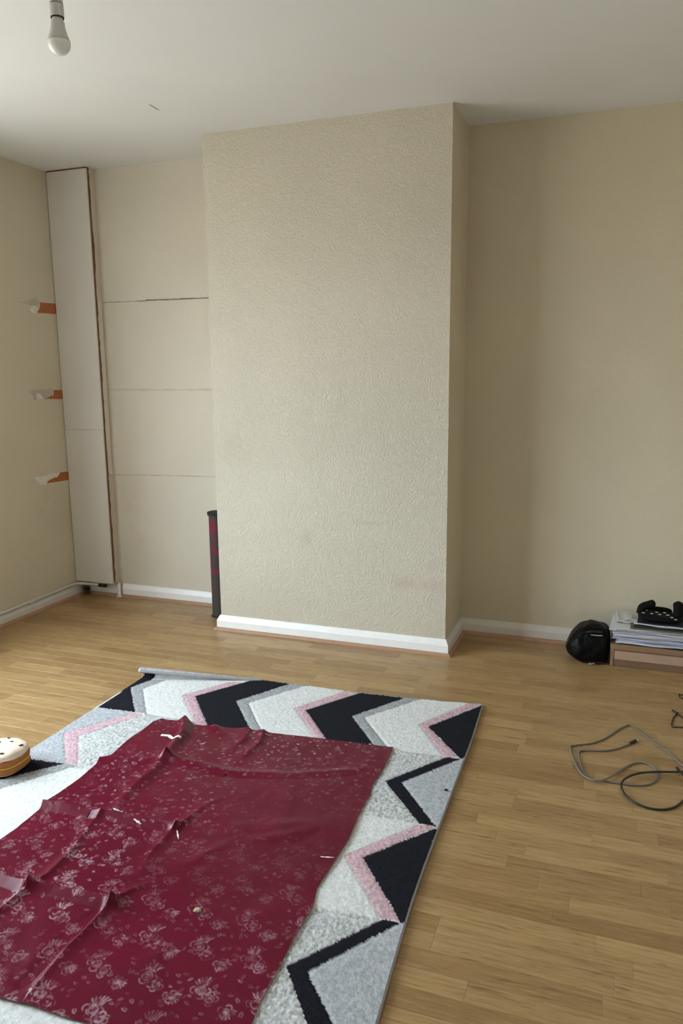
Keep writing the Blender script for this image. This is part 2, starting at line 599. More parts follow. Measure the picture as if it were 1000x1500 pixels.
def seen_area(s):
    a, b, y0, y1 = s
    tot = 0.0
    for i in range(5):
        x = a + (b - a) * (i + 0.5) / 5
        y = (y0 + y1) / 2
        if (0.02 < x < 1.49 and -2.8 < y < -0.6) or (0 < x < BX and y > 0):
            continue
        q = to_px(x, y)
        if q and -10 < q[0] < 1010 and -10 < q[1] < 1510:
            zz = (Vector((x, y, 0)) - CAM_P).dot(CAM_F)
            tot += (b - a) / 5 * (y1 - y0) / zz ** 3
    return tot
order = sorted(range(len(strips)), key=lambda i: -seen_area(strips[i]))
GAP = 0.00015
def strip_geo(s):
    a, b, y0, y1 = s
    c = 0.0004
    a, b, y0, y1 = a + GAP, b - GAP, y0 + GAP, y1 - GAP
    V = [(a, y0, -0.009), (b, y0, -0.009), (b, y1, -0.009), (a, y1, -0.009),
         (a, y0, -c), (b, y0, -c), (b, y1, -c), (a, y1, -c),
         (a + c, y0 + c, 0), (b - c, y0 + c, 0), (b - c, y1 - c, 0), (a + c, y1 - c, 0)]
    F = [(8, 9, 10, 11)] + [(i, (i + 1) % 4, 4 + (i + 1) % 4, 4 + i) for i in range(4)] + \
        [(4 + i, 4 + (i + 1) % 4, 8 + (i + 1) % 4, 8 + i) for i in range(4)]
    return V, F
def tone():
    t = random.choice((0.1, 0.3, 0.45, 0.55, 0.6, 0.7, 0.8, 0.95)) + random.uniform(-0.07, 0.07)
    return (min(1, max(0, t)), random.random(), random.random(), 1.0)
rest = []
for n_, i in enumerate(order):
    s = strips[i]
    if n_ < 300 and seen_area(s) > 0:
        V, F = strip_geo(s)
        o = mesh_obj('plank', V, F, M_floor, fl)
        vcol(o, 'tone', [tone()] * len(V))
    else:
        rest.append(s)
geo = [strip_geo(s) for s in rest]
V, F = join(*geo)
cols = []
for g in geo:
    cols += [tone()] * len(g[0])
o = mesh_obj('remaining_planks', V, F, M_floor, fl)
vcol(o, 'tone', cols)
o['kind'] = 'stuff'

# ---- left wall scars
def scar(name, pts, d0, d1, mat, seed, jag):
    V, F = poly_patch(pts, LX + d0, LX + d1, 'x', seed, jag)
    return mesh_obj(name, V, F, mat, wall_left)
scar('bare_brick_patch', [(0.1614, 1.7322), (0.2963, 1.7342), (0.2927, 1.6766), (0.1303, 1.6747), (0.1520, 1.6982)], -0.004, 0.0012, M_brick, 1, 0.0015)
scar('torn_plaster_patch', [(0.0835, 1.7085), (0.1211, 1.7110), (0.1356, 1.6972), (0.1272, 1.6708), (0.0788, 1.6680), (0.0646, 1.6817)], -0.004, 0.0045, M_plast, 2, 0.003)
scar('scraped_plaster_patch', [(0.0019, 1.7210), (0.0604, 1.7360), (0.1267, 1.7592), (0.1587, 1.7320), (0.1369, 1.7084), (0.0839, 1.7122)], -0.004, 0.0008, M_plast2, 3, 0.004)
scar('bare_brick_patch', [(0.2065, 1.2470), (0.2935, 1.2420), (0.2908, 1.1913), (0.1274, 1.1979), (0.1793, 1.2090)], -0.004, 0.0012, M_brick, 4, 0.0015)
scar('scraped_plaster_patch', [(0.0155, 1.2452), (0.1846, 1.2554), (0.2179, 1.2466), (0.2029, 1.2159), (0.1220, 1.1997), (0.0503, 1.1950), (0.0476, 1.2178)], -0.004, 0.0020, M_plast2, 5, 0.004)
scar('torn_plaster_patch', [(0.0707, 1.2306), (0.0976, 1.2274), (0.1218, 1.1982), (0.0669, 1.1981)], -0.004, 0.0055, M_plast, 6, 0.002)
scar('bare_brick_patch', [(0.2104, 0.7678), (0.2879, 0.7611), (0.2854, 0.7112), (0.1004, 0.7185), (0.1132, 0.7310), (0.1901, 0.7446)], -0.004, 0.0012, M_brick, 7, 0.0015)
scar('torn_plaster_patch', [(-0.0022, 0.7626), (0.1005, 0.7685), (0.2166, 0.7694), (0.1897, 0.7406), (0.1085, 0.7396), (0.0882, 0.7107), (0.0327, 0.7148)], -0.004, 0.0040, M_plast, 8, 0.005)
# ---- shelf lines across the left alcove
def shelf_line(x0, x1, z0, z1, th, mat, seed):
    r = random.Random(seed)
    n = 26
    top, bot = [], []
    for i in range(n + 1):
        t = i / n
        x = x0 + (x1 - x0) * t
        z = z0 + (z1 - z0) * t + r.uniform(-0.0012, 0.0012)
        hh = th * (0.35 + 0.65 * r.random())
        top.append((x, z + hh / 2)); bot.append((x, z - hh / 2))
    mesh_obj('shelf_scar_line', *prism(bot + top[::-1], 'y', AD - 0.0022, AD + 0.004), mat, wall_bl)
shelf_line(-0.885, 0.0, 1.735, 1.733, 0.006, M_scar_shade, 1)
shelf_line(-0.60, -0.20, 1.738, 1.735, 0.004, M_brown, 5)
shelf_line(-0.885, 0.0, 1.243, 1.243, 0.016, M_scar2, 2)
shelf_line(-0.885, 0.0, 0.745, 0.762, 0.005, M_scar3, 3)

# ------------------------------------------------------------------ pipe boxing in the left corner
BW, BD, BH = 0.2721, 0.0748, 0.0896
bx0, bx1, by = LX, LX + BW, AD - BD
pb = thing('pipe_boxing', 'tall white boarded pipe casing in the left corner, from ceiling nearly to floor', 'pipe casing', (LX + BW / 2, by, 0))
ZJ = 1.014
mesh_obj('front_panel', *cbox((bx0 + 0.004, by, ZJ + 0.0008), (bx1, by + 0.011, H - 0.008), 0.0012), M_board, pb)
mesh_obj('front_panel', *cbox((bx0 + 0.004, by, BH), (bx1 - 0.001, by + 0.011, ZJ - 0.0008), 0.0012), M_board, pb)
mesh_obj('top_gap', *box((bx0 + 0.004, by + 0.002, H - 0.008), (bx1 - 0.001, by + 0.011, H - 0.0005)), M_brown, pb)
r = random.Random(4)
V, F = [], []
n = 90
for i in range(n + 1):     # rough brown board edge showing beside the panel
    z = BH + 0.01 + (H - 0.004 - BH) * i / n
    wv = 0.016 + 0.005 * r.random() + (0.006 if 1.9 < z < 2.1 else 0)
    V += [(bx1 - 0.009, by + 0.011, z), (bx1 - 0.0025 + 0.002 * r.random(), by + 0.011, z), (bx1 - 0.0025 + 0.002 * r.random(), by + 0.011 + wv, z), (bx1 - 0.009, by + 0.011 + wv, z)]
for i in range(n):
    for k_ in range(4):
        j = (k_ + 1) % 4
        F.append((i * 4 + k_, i * 4 + j, i * 4 + 4 + j, i * 4 + 4 + k_))
F += [(0, 1, 2, 3), tuple(4 * n + q for q in (3, 2, 1, 0))]
mesh_obj('raw_board_edge', V, F, M_brown, pb)
mesh_obj('side_panel', *box((bx1 - 0.020, by + 0.026, 1.74), (bx1 - 0.007, AD, H - 0.0005)), M_alc_l, pb)
mesh_obj('side_panel', *box((bx1 - 0.020, by + 0.026, BH), (bx1 - 0.007, AD, 0.745)), M_alc_l, pb)
mesh_obj('white_side_strip', *cbox((bx1 - 0.020, by + 0.028, 0.748), (bx1 - 0.002, AD - 0.004, 1.738), 0.001), simple('strip_white', (0.72, 0.67, 0.58), 0.6, 0.05), pb)
mesh_obj('side_gap_shade', *box((bx1 - 0.020, AD - 0.004, 0.748), (bx1 - 0.008, AD, 1.738)), M_scar_shade, pb)  # brown strip standing in for the shade in the gap at the wall

hp = thing('heating_pipe', 'thin white-painted heating pipe along the left skirting, turning under the casing', 'pipe', (LX + 0.012, 0.0, 0.07))
px_ = LX + 0.0135
path = [(px_, RY + 0.02, 0.076), (px_, -2.0, 0.074), (px_, -0.6, 0.073), (px_, 0.0, 0.0755), (px_, 0.20, 0.077), (px_ + 0.008, 0.255, 0.077), (px_ + 0.03, 0.275, 0.077), (px_ + 0.07, 0.280, 0.076), (px_ + 0.125, 0.284, 0.075), (px_ + 0.150, 0.287, 0.074)]
mesh_obj('pipe_run', *tube(catmull(path, 8), 0.0075, 12), M_skirt2, hp, smooth=True)
mesh_obj('pipe_end', *tube([(px_ + 0.150, 0.287, 0.074), (px_ + 0.178, 0.293, 0.070), (px_ + 0.19, 0.31, 0.066)], 0.010, 12), M_dark, hp, smooth=True)
for yy in (-0.12, -1.2, -2.4):
    mesh_obj('pipe_clip', *lathe([(0.0, -0.012), (0.011, -0.012), (0.012, 0), (0.011, 0.012), (0.0, 0.012)], (px_, yy, 0.0748), 12), M_skirt2, hp)
vp = thing('pipe_stub', 'short white vertical pipe with a floor collar beside the corner casing', 'pipe', (-0.882, AD - 0.026, 0))
mesh_obj('stub', *lathe([(0.009, 0.0), (0.009, 0.088)], (-0.882, AD - 0.026, 0), 14), M_skirt, vp, smooth=False)
mesh_obj('collar', *lathe([(0.019, 0.0), (0.019, 0.006), (0.012, 0.012), (0.009, 0.012)], (-0.882, AD - 0.026, 0), 18), M_skirt2, vp)
vv = thing('radiator_valve', 'dark tarnished pipe fitting low in the left corner under the casing', 'pipe fitting', (LX + 0.052, AD - 0.045, 0))
mesh_obj('valve_body', *lathe([(0.012, 0.0), (0.012, 0.020), (0.019, 0.024), (0.019, 0.042), (0.013, 0.046), (0.010, 0.060)], (LX + 0.052, AD - 0.045, 0), 10), simple('tarnished_metal', (0.09, 0.075, 0.055), 0.5, 0.4, 90, metal=0.6), vv)
mesh_obj('valve_spindle', *tube([(LX + 0.052, AD - 0.045, 0.034), (LX + 0.078, AD - 0.060, 0.034)], 0.010, 10), M_dark, vv)

# ------------------------------------------------------------------ pendant lamp
bc = np.array((0.4963, -1.6185, 2.2120))      # centre of the bulb globe
pd = thing('pendant_lamp', 'bare white bulb hanging from the ceiling in a white pendant holder', 'lamp', (bc[0], bc[1], H))
M_plw = simple('white_plastic', (0.62, 0.61, 0.59), 0.4, 0.03)
M_plg = simple('grey_white_plastic', (0.52, 0.50, 0.48), 0.45, 0.03)
kk_ = N('frosted_globe')
kk_.col((0.74, 0.745, 0.73)); kk_.rough(0.22, 0.5)
kk_.b.inputs['Subsurface Weight'].default_value = 0.0
R0 = 0.030
bulb = mesh_obj('bulb', *lathe([(0.0005, -R0)] + [(R0 * math.sin(a), -R0 * math.cos(a)) for a in np.linspace(0.12, 1.72, 16)], bc, 32), kk_.m, pd, smooth=True)
zt = -R0 * math.cos(1.72)
mesh_obj('bulb_neck', *lathe([(R0 * math.sin(1.72) + 0.0004, zt), (0.0272, 0.011), (0.0238, 0.021), (0.0205, 0.031), (0.0185, 0.042), (0.0172, 0.052), (0.0145, 0.054)], bc, 32), M_plg, bulb, smooth=True)
mesh_obj('bulb_cap', *lathe([(0.0135, 0.053), (0.0135, 0.064)], bc, 24), M_plw, bulb, smooth=False)
hold = mesh_obj('lamp_holder', *lathe([(0.0165, 0.062), (0.0180, 0.064), (0.0178, 0.092), (0.0172, 0.094)], bc, 28), M_plg, pd, smooth=False)
mesh_obj('shade_ring_gap', *lathe([(0.0172, 0.060), (0.0172, 0.063)], bc, 28), M_dark, hold)
mesh_obj('shade_ring_gap', *lathe([(0.0168, 0.0935), (0.0168, 0.0965)], bc, 28), M_dark, hold)
mesh_obj('holder_cap', *lathe([(0.0170, 0.096), (0.0165, 0.120), (0.0120, 0.137), (0.0050, 0.142)], bc, 28), M_plg, hold, smooth=False)
mesh_obj('cord', *lathe([(0.0030, 0.140), (0.0030, H - bc[2] - 0.02)], bc, 10), M_plw, pd)
mesh_obj('ceiling_rose', *lathe([(0.008, H - bc[2] - 0.028), (0.030, H - bc[2] - 0.022), (0.036, H - bc[2] - 0.006), (0.037, H - bc[2] - 0.0005)], bc, 28), M_plw, pd)

# ------------------------------------------------------------------ rug
NEAR = -2.86
xs_l = lambda y: 0.004 + 0.0 * y
def xr(y):       # right edge
    return np.interp(-y, [0.516, 0.839, 1.33, 1.61, 1.769, 2.015, 2.139, 2.9], [1.474, 1.490, 1.501, 1.507, 1.513, 1.531, 1.541, 1.585])
def y_far(x):    # far edge / fold line
    return np.interp(x, [0.0, 0.29, 0.52, 0.62, 0.89, 1.16, 1.34, 1.48], [-0.742, -0.66, -0.585, -0.578, -0.577, -0.560, -0.547, -0.522])
def exc(x):      # what is turned over
    return np.interp(x, [0.0, 0.30, 0.50, 0.60], [0.115, 0.070, 0.032, 0.0])
NU, NV = 420, 620
u = np.linspace(0, 1, NU)[None, :]
jv = np.linspace(0, 1, NV)[:, None]
X0 = 0.004 + u * (1.50 - 0.004)
E_ = exc(X0)
YF = y_far(X0)
A = E_ + (YF - NEAR)
a_ = jv * A
S = E_ - a_                       # >0: turned-over part
YFLAT = YF + S                    # flat pattern coordinate
XX = 0.004 + u * (xr(YFLAT) - 0.004)
def rug_surface(h):
    r = np.maximum(E_ / 3.55, 1e-4) + 0 * S
    sm = np.clip(S / (0.6 * r), 0, 1)
    hh = h + (np.minimum(h, 0.65 * r) - h) * sm
    ang = np.clip(S / r, 0, math.pi)
    ex = np.maximum(S - math.pi * r, 0)
    curl = S > 0
    Y = np.where(curl, YF + (r - hh) * np.sin(ang) - ex, YF + S)
    Z = np.where(curl, r - (r - hh) * np.cos(ang) - ex * 0.55, hh)
    return np.stack([np.broadcast_to(XX, Y.shape), Y, Z], -1)
WHITE, BLACK, PINK, SILV, HEATH, BLUEG, BGREY = range(7)
REG = [   # (colour, floor polygon)
 (HEATH, [(0.0, -1.02), (0.30, -1.04), (1.2, -1.02), (1.2, -1.47), (0.20, -1.485), (0.0, -1.49)]),
 (BLACK, [(0.0100, -1.0528), (0.0077, -0.7654), (0.0549, -0.7413), (0.0222, -0.8465), (0.1815, -1.0412)]),
 (BLACK, [(-0.05, -1.06), (-0.05, -0.5), (0.06, -0.5), (0.055, -0.775), (0.02, -0.85)]),
 (SILV, [(0.0178, -0.8403), (0.0549, -0.7413), (0.1180, -0.7199), (0.0767, -0.8356), (0.2364, -1.0421), (0.1815, -1.0412)]),
 (PINK, [(0.2736, -0.8357), (0.3918, -0.6509), (0.4598, -0.6278), (0.3281, -0.8281), (0.4987, -1.0320), (0.5610, -1.1101), (0.5172, -1.1251), (0.4358, -1.0253)]),
 (BLACK, [(0.3281, -0.8281), (0.4598, -0.6278), (0.5176, -0.5356), (0.6638, -0.5821), (0.5148, -0.8180), (0.6621, -0.9975), (0.7237, -1.0716), (0.5741, -1.1230), (0.4987, -1.0320)]),
 (SILV, [(0.5148, -0.8180), (0.6539, -0.5816), (0.6744, -0.5470), (0.7339, -0.5661), (0.5704, -0.8166), (0.7095, -0.9965), (0.7765, -1.0763), (0.7310, -1.0805), (0.6621, -0.9975)]),
 (PINK, [(0.7687, -0.8003), (0.8936, -0.5988), (0.9080, -0.5453), (1.0088, -0.5261), (0.8203, -0.8027), (0.9841, -1.0049), (1.0279, -1.0564), (0.9953, -1.0677), (0.9398, -1.0030)]),
 (BLACK, [(0.8203, -0.8027), (0.9724, -0.5720), (1.0181, -0.5078), (1.1777, -0.5422), (1.0119, -0.7961), (1.1586, -0.9840), (1.1876, -1.0229), (1.0279, -1.0564), (0.9841, -1.0049)]),
 (SILV, [(1.0119, -0.7961), (1.1618, -0.5691), (1.1875, -0.5244), (1.2462, -0.5260), (1.0613, -0.7920), (1.2072, -0.9783), (1.2338, -1.0070), (1.1876, -1.0229), (1.1586, -0.9840)]),
 (PINK, [(1.2776, -0.7803), (1.4047, -0.5626), (1.4258, -0.5002), (1.4872, -0.5002), (1.3163, -0.7853), (1.4765, -0.9886), (1.4244, -0.9938)]),
 (BLACK, [(1.3163, -0.7853), (1.4669, -0.5414), (1.5247, -0.4239), (1.5854, -0.9586), (1.4815, -0.9895)]),
 (HEATH, [(1.1455, -0.9885), (1.2447, -1.0011), (1.4340, -0.9935), (1.4463, -1.4196), (1.2476, -1.4332), (1.1604, -1.4397)]),
 (BLUEG, [(1.3317, -1.2097), (1.4835, -0.9913), (1.5757, -0.8998), (1.5982, -1.3981), (1.5020, -1.4170), (1.4863, -1.4038)]),
 (BLACK, [(1.4340, -0.9935), (1.4835, -0.9913), (1.3317, -1.2097), (1.4868, -1.4055), (1.5033, -1.4165), (1.4463, -1.4196), (1.2782, -1.2191)]),
 (PINK, [(1.4467, -1.4214), (1.4996, -1.4160), (1.3381, -1.6294), (1.5076, -1.8424), (1.4589, -1.8467), (1.2867, -1.6389)]),
 (BLACK, [(1.3381, -1.6294), (1.5033, -1.4165), (1.5881, -1.3455), (1.5987, -1.8354), (1.5098, -1.8441)]),
 (HEATH, [(1.1775, -1.8735), (1.2828, -1.8665), (1.4603, -1.8488), (1.5098, -1.8441), (1.4057, -2.1926)] + [(1.30, -2.30), (1.0, -2.30)]),
 (BLUEG, [(1.354, -2.069), (1.511, -1.844), (1.62, -1.84), (1.64, -2.28), (1.53, -2.27)]),
 (BLACK, [(1.4650, -1.8471), (1.5108, -1.8438), (1.3535, -2.0691)] + [(1.545, -2.272), (1.470, -2.275)] + [(1.3016, -2.0710)]),
 (PINK, [(1.47, -2.275), (1.545, -2.272), (1.37, -2.49), (1.55, -2.70), (1.48, -2.70), (1.30, -2.49)]),
 (BLACK, [(1.37, -2.49), (1.545, -2.272), (1.65, -2.27), (1.65, -2.71), (1.55, -2.70)]),
 (BLUEG, [(0.0100, -1.0528), (0.1878, -1.0456), (0.0351, -1.2849), (0.1945, -1.4715), (0.0638, -1.4842)] + [(-0.05, -1.49), (-0.05, -1.05)]),
 (PINK, [(0.1841, -1.0403), (0.0313, -1.2803), (0.1948, -1.4719), (0.2402, -1.4637), (0.1012, -1.2856), (0.2245, -1.0527)]),
 (BLACK, [(-0.05, -1.485)] + [(0.0638, -1.4842), (0.1891, -1.4734), (0.1526, -1.5286), (0.0584, -1.6326)] + [(-0.05, -1.72)]),
 (SILV, [(0.1891, -1.4734), (0.2434, -1.4676), (0.1025, -1.6792)] + [(-0.05, -1.78), (-0.05, -1.72)] + [(0.0584, -1.6326)]),
]
def inside(poly, x, y):
    r = np.zeros(x.shape, bool)
    n = len(poly)
    for i in range(n):
        (xa, ya), (xb, yb) = poly[i], poly[(i + 1) % n]
        if ya == yb:
            continue
        c = ((ya > y) != (yb > y)) & (x < (xb - xa) * (y - ya) / (yb - ya) + xa)
        r ^= c
    return r
jx = XX + rng.normal(0, 0.0009, S.shape)
jy = YFLAT + rng.normal(0, 0.0009, S.shape)
region = np.full(S.shape, WHITE)
for cidx, poly in REG:
    region[inside(poly, jx, jy)] = cidx
pal = np.array([(0.73, 0.745, 0.75), (0.012, 0.0128, 0.018), (0.60, 0.42, 0.47), (0.37, 0.385, 0.40), (0.55, 0.565, 0.57), (0.44, 0.465, 0.50), (0.3, 0.3, 0.3)])
colr = pal[region]
spk = rng.random(S.shape)
blur = lambda q: (q + np.roll(q, 1, 0) + np.roll(q, 1, 1) + np.roll(q, -1, 0) + np.roll(q, -1, 1)) / 5
amp = np.where(region == HEATH, 0.55, np.where((region == SILV) | (region == PINK), 0.42, np.where(region == BLUEG, 0.34, 0.22)))
soft = 0.35 * spk + 0.65 * blur(spk)
colr = colr * (1 + amp * (soft - 0.5) * 2.0)[..., None]
edge = (region != np.roll(region, 2, 0)) | (region != np.roll(region, 2, 1))
pile = 0.0125 + (soft - 0.5) * np.where(region == HEATH, 0.0050, 0.0024) - np.where(edge, 0.0016, 0) + 0.0012 * (blur(blur(rng.random(S.shape))) - 0.5)
rug = thing('patterned_rug', 'large white, grey, black and pink zigzag rug with a curled far corner, on the floor', 'rug', (0.75, -1.7, 0))
k = N('rug_pile')
at = k.n('ShaderNodeAttribute', attribute_name='pile')
fz = k.noise(k.pos(), 260, 3)
k.col(k.mix(k.mapr(fz, 0.3, 0.7, 0, 0.35), at.outputs['Color'], k.mix(1.0, at.outputs['Color'], (0.55, 0.55, 0.55), 'MULTIPLY')))
k.rough(0.95, 0.03)
k.b.inputs['Sheen Weight'].default_value = 0.02
k.bump(k.noise(k.pos(), 330, 2), 0.5, 0.003)
PT = rug_surface(pile)
ro = grid_obj('pile', PT, k.m, rug)
vcol(ro, 'pile', np.clip(colr.reshape(-1, 3), 0, 1))
k = N('rug_backing')
wv = k.n('ShaderNodeTexWave', wave_type='BANDS', bands_direction='X')
wv.inputs['Scale'].default_value = 95
k.l(k.pos(), wv.inputs['Vector'])
bkn = k.noise(k.pos((30, 4, 4)), 3, 3)
k.col(k.mix(k.mapr(bkn, 0.35, 0.65, 0.0, 1.0), k.mix(wv.outputs['Fac'], (0.26, 0.27, 0.29), (0.40, 0.41, 0.43)), (0.46, 0.46, 0.48)))
k.rough(0.9, 0.1)
PB = rug_surface(np.full(S.shape, 0.0005))
grid_obj('backing', PB[::2, ::2], k.m, rug, flip=True)
M_bind_w = simple('white_binding', (0.66, 0.65, 0.66), 0.9, 0.15, 200, 0.5, 300)
M_bind_g = simple('grey_binding', (0.33, 0.32, 0.33), 0.9, 0.2, 200, 0.5, 300)
PM = rug_surface(np.full(S.shape, 0.0062))
mesh_obj('edge_binding', *tube(PM[::3, 0] + np.array((0.0015, 0, 0)), 0.0058, 6), M_bind_w, rug, smooth=True)
mesh_obj('edge_binding', *tube(PM[::3, -1] - np.array((0.0015, 0, 0)), 0.0062, 6), M_bind_g, rug, smooth=True)
mesh_obj('edge_binding', *tube(PM[0, ::3] + np.array((0, -0.001, 0)), 0.0058, 6), M_bind_g, rug, smooth=True)
mesh_obj('edge_binding', *tube(PM[-1, ::6], 0.0062, 6), M_bind_g, rug, smooth=True)

# ------------------------------------------------------------------ wine-red vinyl cloth
Lb = np.array([(0.3236, -1.0689), (0.3043, -1.1007), (0.3079, -1.1788), (0.3010, -1.2680), (0.3147, -1.3720), (0.2888, -1.4069), (0.3041, -1.4473), (0.3127, -1.5502), (0.3108, -1.6451), (0.3007, -1.6997), (0.3151, -1.7317), (0.3230, -1.8453), (0.3203, -1.9077)] + [(0.325, -2.10), (0.335, -2.375)])
Rb = np.array([(1.2409, -0.9967), (1.2520, -1.1443), (1.2494, -1.2647), (1.2591, -1.3201), (1.2616, -1.4183), (1.2763, -1.5660), (1.2750, -1.6587), (1.2699, -1.8015), (1.2854, -1.8632), (1.2859, -1.9976), (1.2922, -2.1035), (1.2926, -2.1810), (1.3028, -2.2471)] + [(1.307, -2.345)])
Tb = np.array([(0.3236, -1.0689), (0.3934, -1.0676), (0.4185, -1.0490), (0.4646, -1.0674), (0.5424, -1.0682), (0.6621, -1.0452), (0.7293, -1.0423), (0.8476, -1.0315), (0.9919, -1.0206), (1.2409, -0.9967)])
Bb = np.array([(0.335, -2.375), (0.55, -2.37), (0.756, -2.367), (0.831, -2.36), (0.916, -2.361), (0.997, -2.356), (1.15, -2.35), (1.307, -2.345)])
def resample(P, n):
    d = np.concatenate([[0], np.cumsum(np.linalg.norm(np.diff(P, axis=0), axis=1))])
    t = np.linspace(0, d[-1], n)
    return np.stack([np.interp(t, d, P[:, i]) for i in (0, 1)], -1)
CU, CV = 500, 690
L_, R_, T_, B_ = resample(Lb, CV), resample(Rb, CV), resample(Tb, CU), resample(Bb, CU)
uu = np.linspace(0, 1, CU)[None, :, None]
vv_ = np.linspace(0, 1, CV)[:, None, None]
P2 = (1 - uu) * L_[:, None] + uu * R_[:, None] + (1 - vv_) * T_[None] + vv_ * B_[None] - (
    (1 - uu) * (1 - vv_) * T_[0] + uu * (1 - vv_) * T_[-1] + (1 - uu) * vv_ * B_[0] + uu * vv_ * B_[-1])
cx_, cy_ = P2[..., 0], P2[..., 1]
hgt = np.zeros(cx_.shape)
def ridge(pts, amps, w1, w2, sharp=2.0, flat=False):
    """raised crease along a polyline; w1 / w2 = widths on its left / right side"""
    global hgt
    P = [np.array(q, float) for q in pts]
    best = np.full(cx_.shape, 1e9)
    hval = np.zeros(cx_.shape)
    for i in range(len(P) - 1):
        a, b = P[i], P[i + 1]
        d = b - a
        L2 = d @ d
        t = np.clip(((cx_ - a[0]) * d[0] + (cy_ - a[1]) * d[1]) / L2, 0, 1)
        ex, ey = cx_ - a[0] - t * d[0], cy_ - a[1] - t * d[1]
        dist = np.hypot(ex, ey)
        side = d[0] * ey - d[1] * ex
        am = amps[i] + (amps[i + 1] - amps[i]) * t
        w_ = np.where(side > 0, w1, w2)
        val = am * np.exp(-np.abs(dist / w_) ** sharp)
        if flat:
            endf = np.exp(-(np.maximum(0, np.hypot(ex, ey) * np.where((t <= 0) | (t >= 1), 1, 0)) / 0.012) ** 2)
            val = np.where(side > 0, val, am * np.clip(1.0 - dist / w2, 0, 1)) * np.where(side > 0, 1, endf)
        take = dist < best
        hval = np.where(take, val, hval)
        best = np.where(take, dist, best)
    hgt = hgt + hval
ridge([(0.4057, -1.0280), (0.4727, -1.1574), (0.5126, -1.3348), (0.5221, -1.4210), (0.5213, -1.5414), (0.5354, -1.6550)], [0.022, 0.020, 0.018, 0.015, 0.012, 0.004], 0.026, 0.020, 1.6)
ridge([(0.4337, -1.0184), (0.5052, -1.1287), (0.5398, -1.2943)], [-0.006, -0.008, 0.0], 0.015, 0.03)
ridge([(0.4768, -1.0037), (0.5743, -1.0813), (0.6304, -1.1205)], [0.014, 0.010, 0.0], 0.016, 0.016, 1.6)
ridge([(0.2919, -1.4110), (0.3921, -1.3764), (0.4601, -1.3733), (0.5126, -1.3348)], [0.006, 0.012, 0.009, 0.014], 0.010, 0.020, 1.4)
ridge([(0.5126, -1.3348), (0.6438, -1.3398), (0.7681, -1.3502), (0.9606, -1.3025), (1.1659, -1.1982)], [0.014, 0.010, 0.008, 0.004, 0.004], 0.02, 0.034, 2.0, True)
ridge([(0.6708, -0.9998), (0.7075, -1.1168), (0.7051, -1.2580)], [0.012, 0.008, 0.0], 0.016, 0.022, 1.6)
ridge([(0.7354, -1.0020), (0.7739, -1.1275), (0.7594, -1.3097)], [0.014, 0.009, 0.0], 0.014, 0.022, 1.6)
ridge([(0.3028, -1.7114), (0.4153, -1.7049), (0.4863, -1.7042), (0.5652, -1.6924), (0.6375, -1.6904), (0.7723, -1.6849)], [0.016, 0.018, 0.012, 0.018, 0.014, 0.008], 0.007, 0.030, 1.3, True)
ridge([(0.7723, -1.6849), (0.7953, -1.5565), (0.8272, -1.4829)], [0.009, 0.004, 0.0], 0.014, 0.014)
ridge([(0.7723, -1.6849), (0.7733, -1.8045), (0.8013, -1.9427)], [0.009, 0.006, 0.0], 0.016, 0.012, 1.5)
ridge([(0.4484, -2.0427), (0.5516, -2.0480), (0.6224, -2.0347), (0.7062, -2.0309), (0.7979, -2.0292)], [0.014, 0.017, 0.013, 0.015, 0.015], 0.008, 0.028, 1.3, True)
ridge([(0.7979, -2.0292), (0.8022, -2.1269), (0.7976, -2.1959), (0.8062, -2.3234)], [0.013, 0.012, 0.010, 0.004], 0.016, 0.007, 1.3)
ridge([(0.7848, -2.0228), (0.7740, -2.1167), (0.7747, -2.2040), (0.7764, -2.3175)], [0.0, -0.004, -0.005, -0.003], 0.02, 0.015)
ridge([(0.7979, -2.0292), (0.8193, -1.9685), (0.8496, -1.9198)], [0.011, 0.006, 0.0], 0.012, 0.012, 1.5)
ridge([(0.5536, -2.0502), (0.5518, -2.1048), (0.5493, -2.1491), (0.5494, -2.2160)], [0.013, 0.012, 0.010, 0.004], 0.014, 0.008, 1.3)
ridge([(0.5548, -2.0440), (0.5665, -1.9952), (0.5543, -1.8743), (0.5215, -1.7499), (0.5162, -1.6937)], [0.012, 0.009, 0.007, 0.006, 0.008], 0.016, 0.012, 1.5)
ridge([(0.9090, -1.6335), (1.0789, -1.5668), (1.2227, -1.4864)], [0.0, 0.004, 0.0], 0.03, 0.03)
ridge([(0.9637, -1.6934), (1.1014, -1.6172), (1.2192, -1.5066)], [0.0, 0.0045, 0.0], 0.025, 0.025)
ridge([(0.9732, -1.2745), (1.0367, -1.4725), (1.0724, -1.6485)], [0.0, 0.004, 0.0], 0.03, 0.03)
ridge([(0.8754, -1.9108), (0.9185, -1.7703), (0.9714, -1.6661)], [0.0, 0.004, 0.0], 0.02, 0.02)
ridge([(0.9604, -2.2101), (1.0101, -2.1483), (1.0375, -2.1042)], [0.0, 0.004, 0.0], 0.02, 0.02)
def smooth_noise(fx_, fy_, seed):
    r = np.random.default_rng(seed)
    gx, gy = int(fx_) + 3, int(fy_) + 3
    G = r.normal(0, 1, (gy, gx))
    x = np.linspace(0, fx_, CU)[None, :] + 0 * vv_[..., 0]
    y = np.linspace(0, fy_, CV)[:, None] + 0 * uu[..., 0]
    xi, yi = x.astype(int), y.astype(int)
    fxx, fyy = x - xi, y - yi
    fxx, fyy = fxx * fxx * (3 - 2 * fxx), fyy * fyy * (3 - 2 * fyy)
    return (G[yi, xi] * (1 - fxx) + G[yi, xi + 1] * fxx) * (1 - fyy) + (G[yi + 1, xi] * (1 - fxx) + G[yi + 1, xi + 1] * fxx) * fyy
hgt = hgt + 0.0012 * smooth_noise(6, 8, 1) + 0.0007 * smooth_noise(14, 18, 2) + 0.0003 * smooth_noise(40, 50, 3)
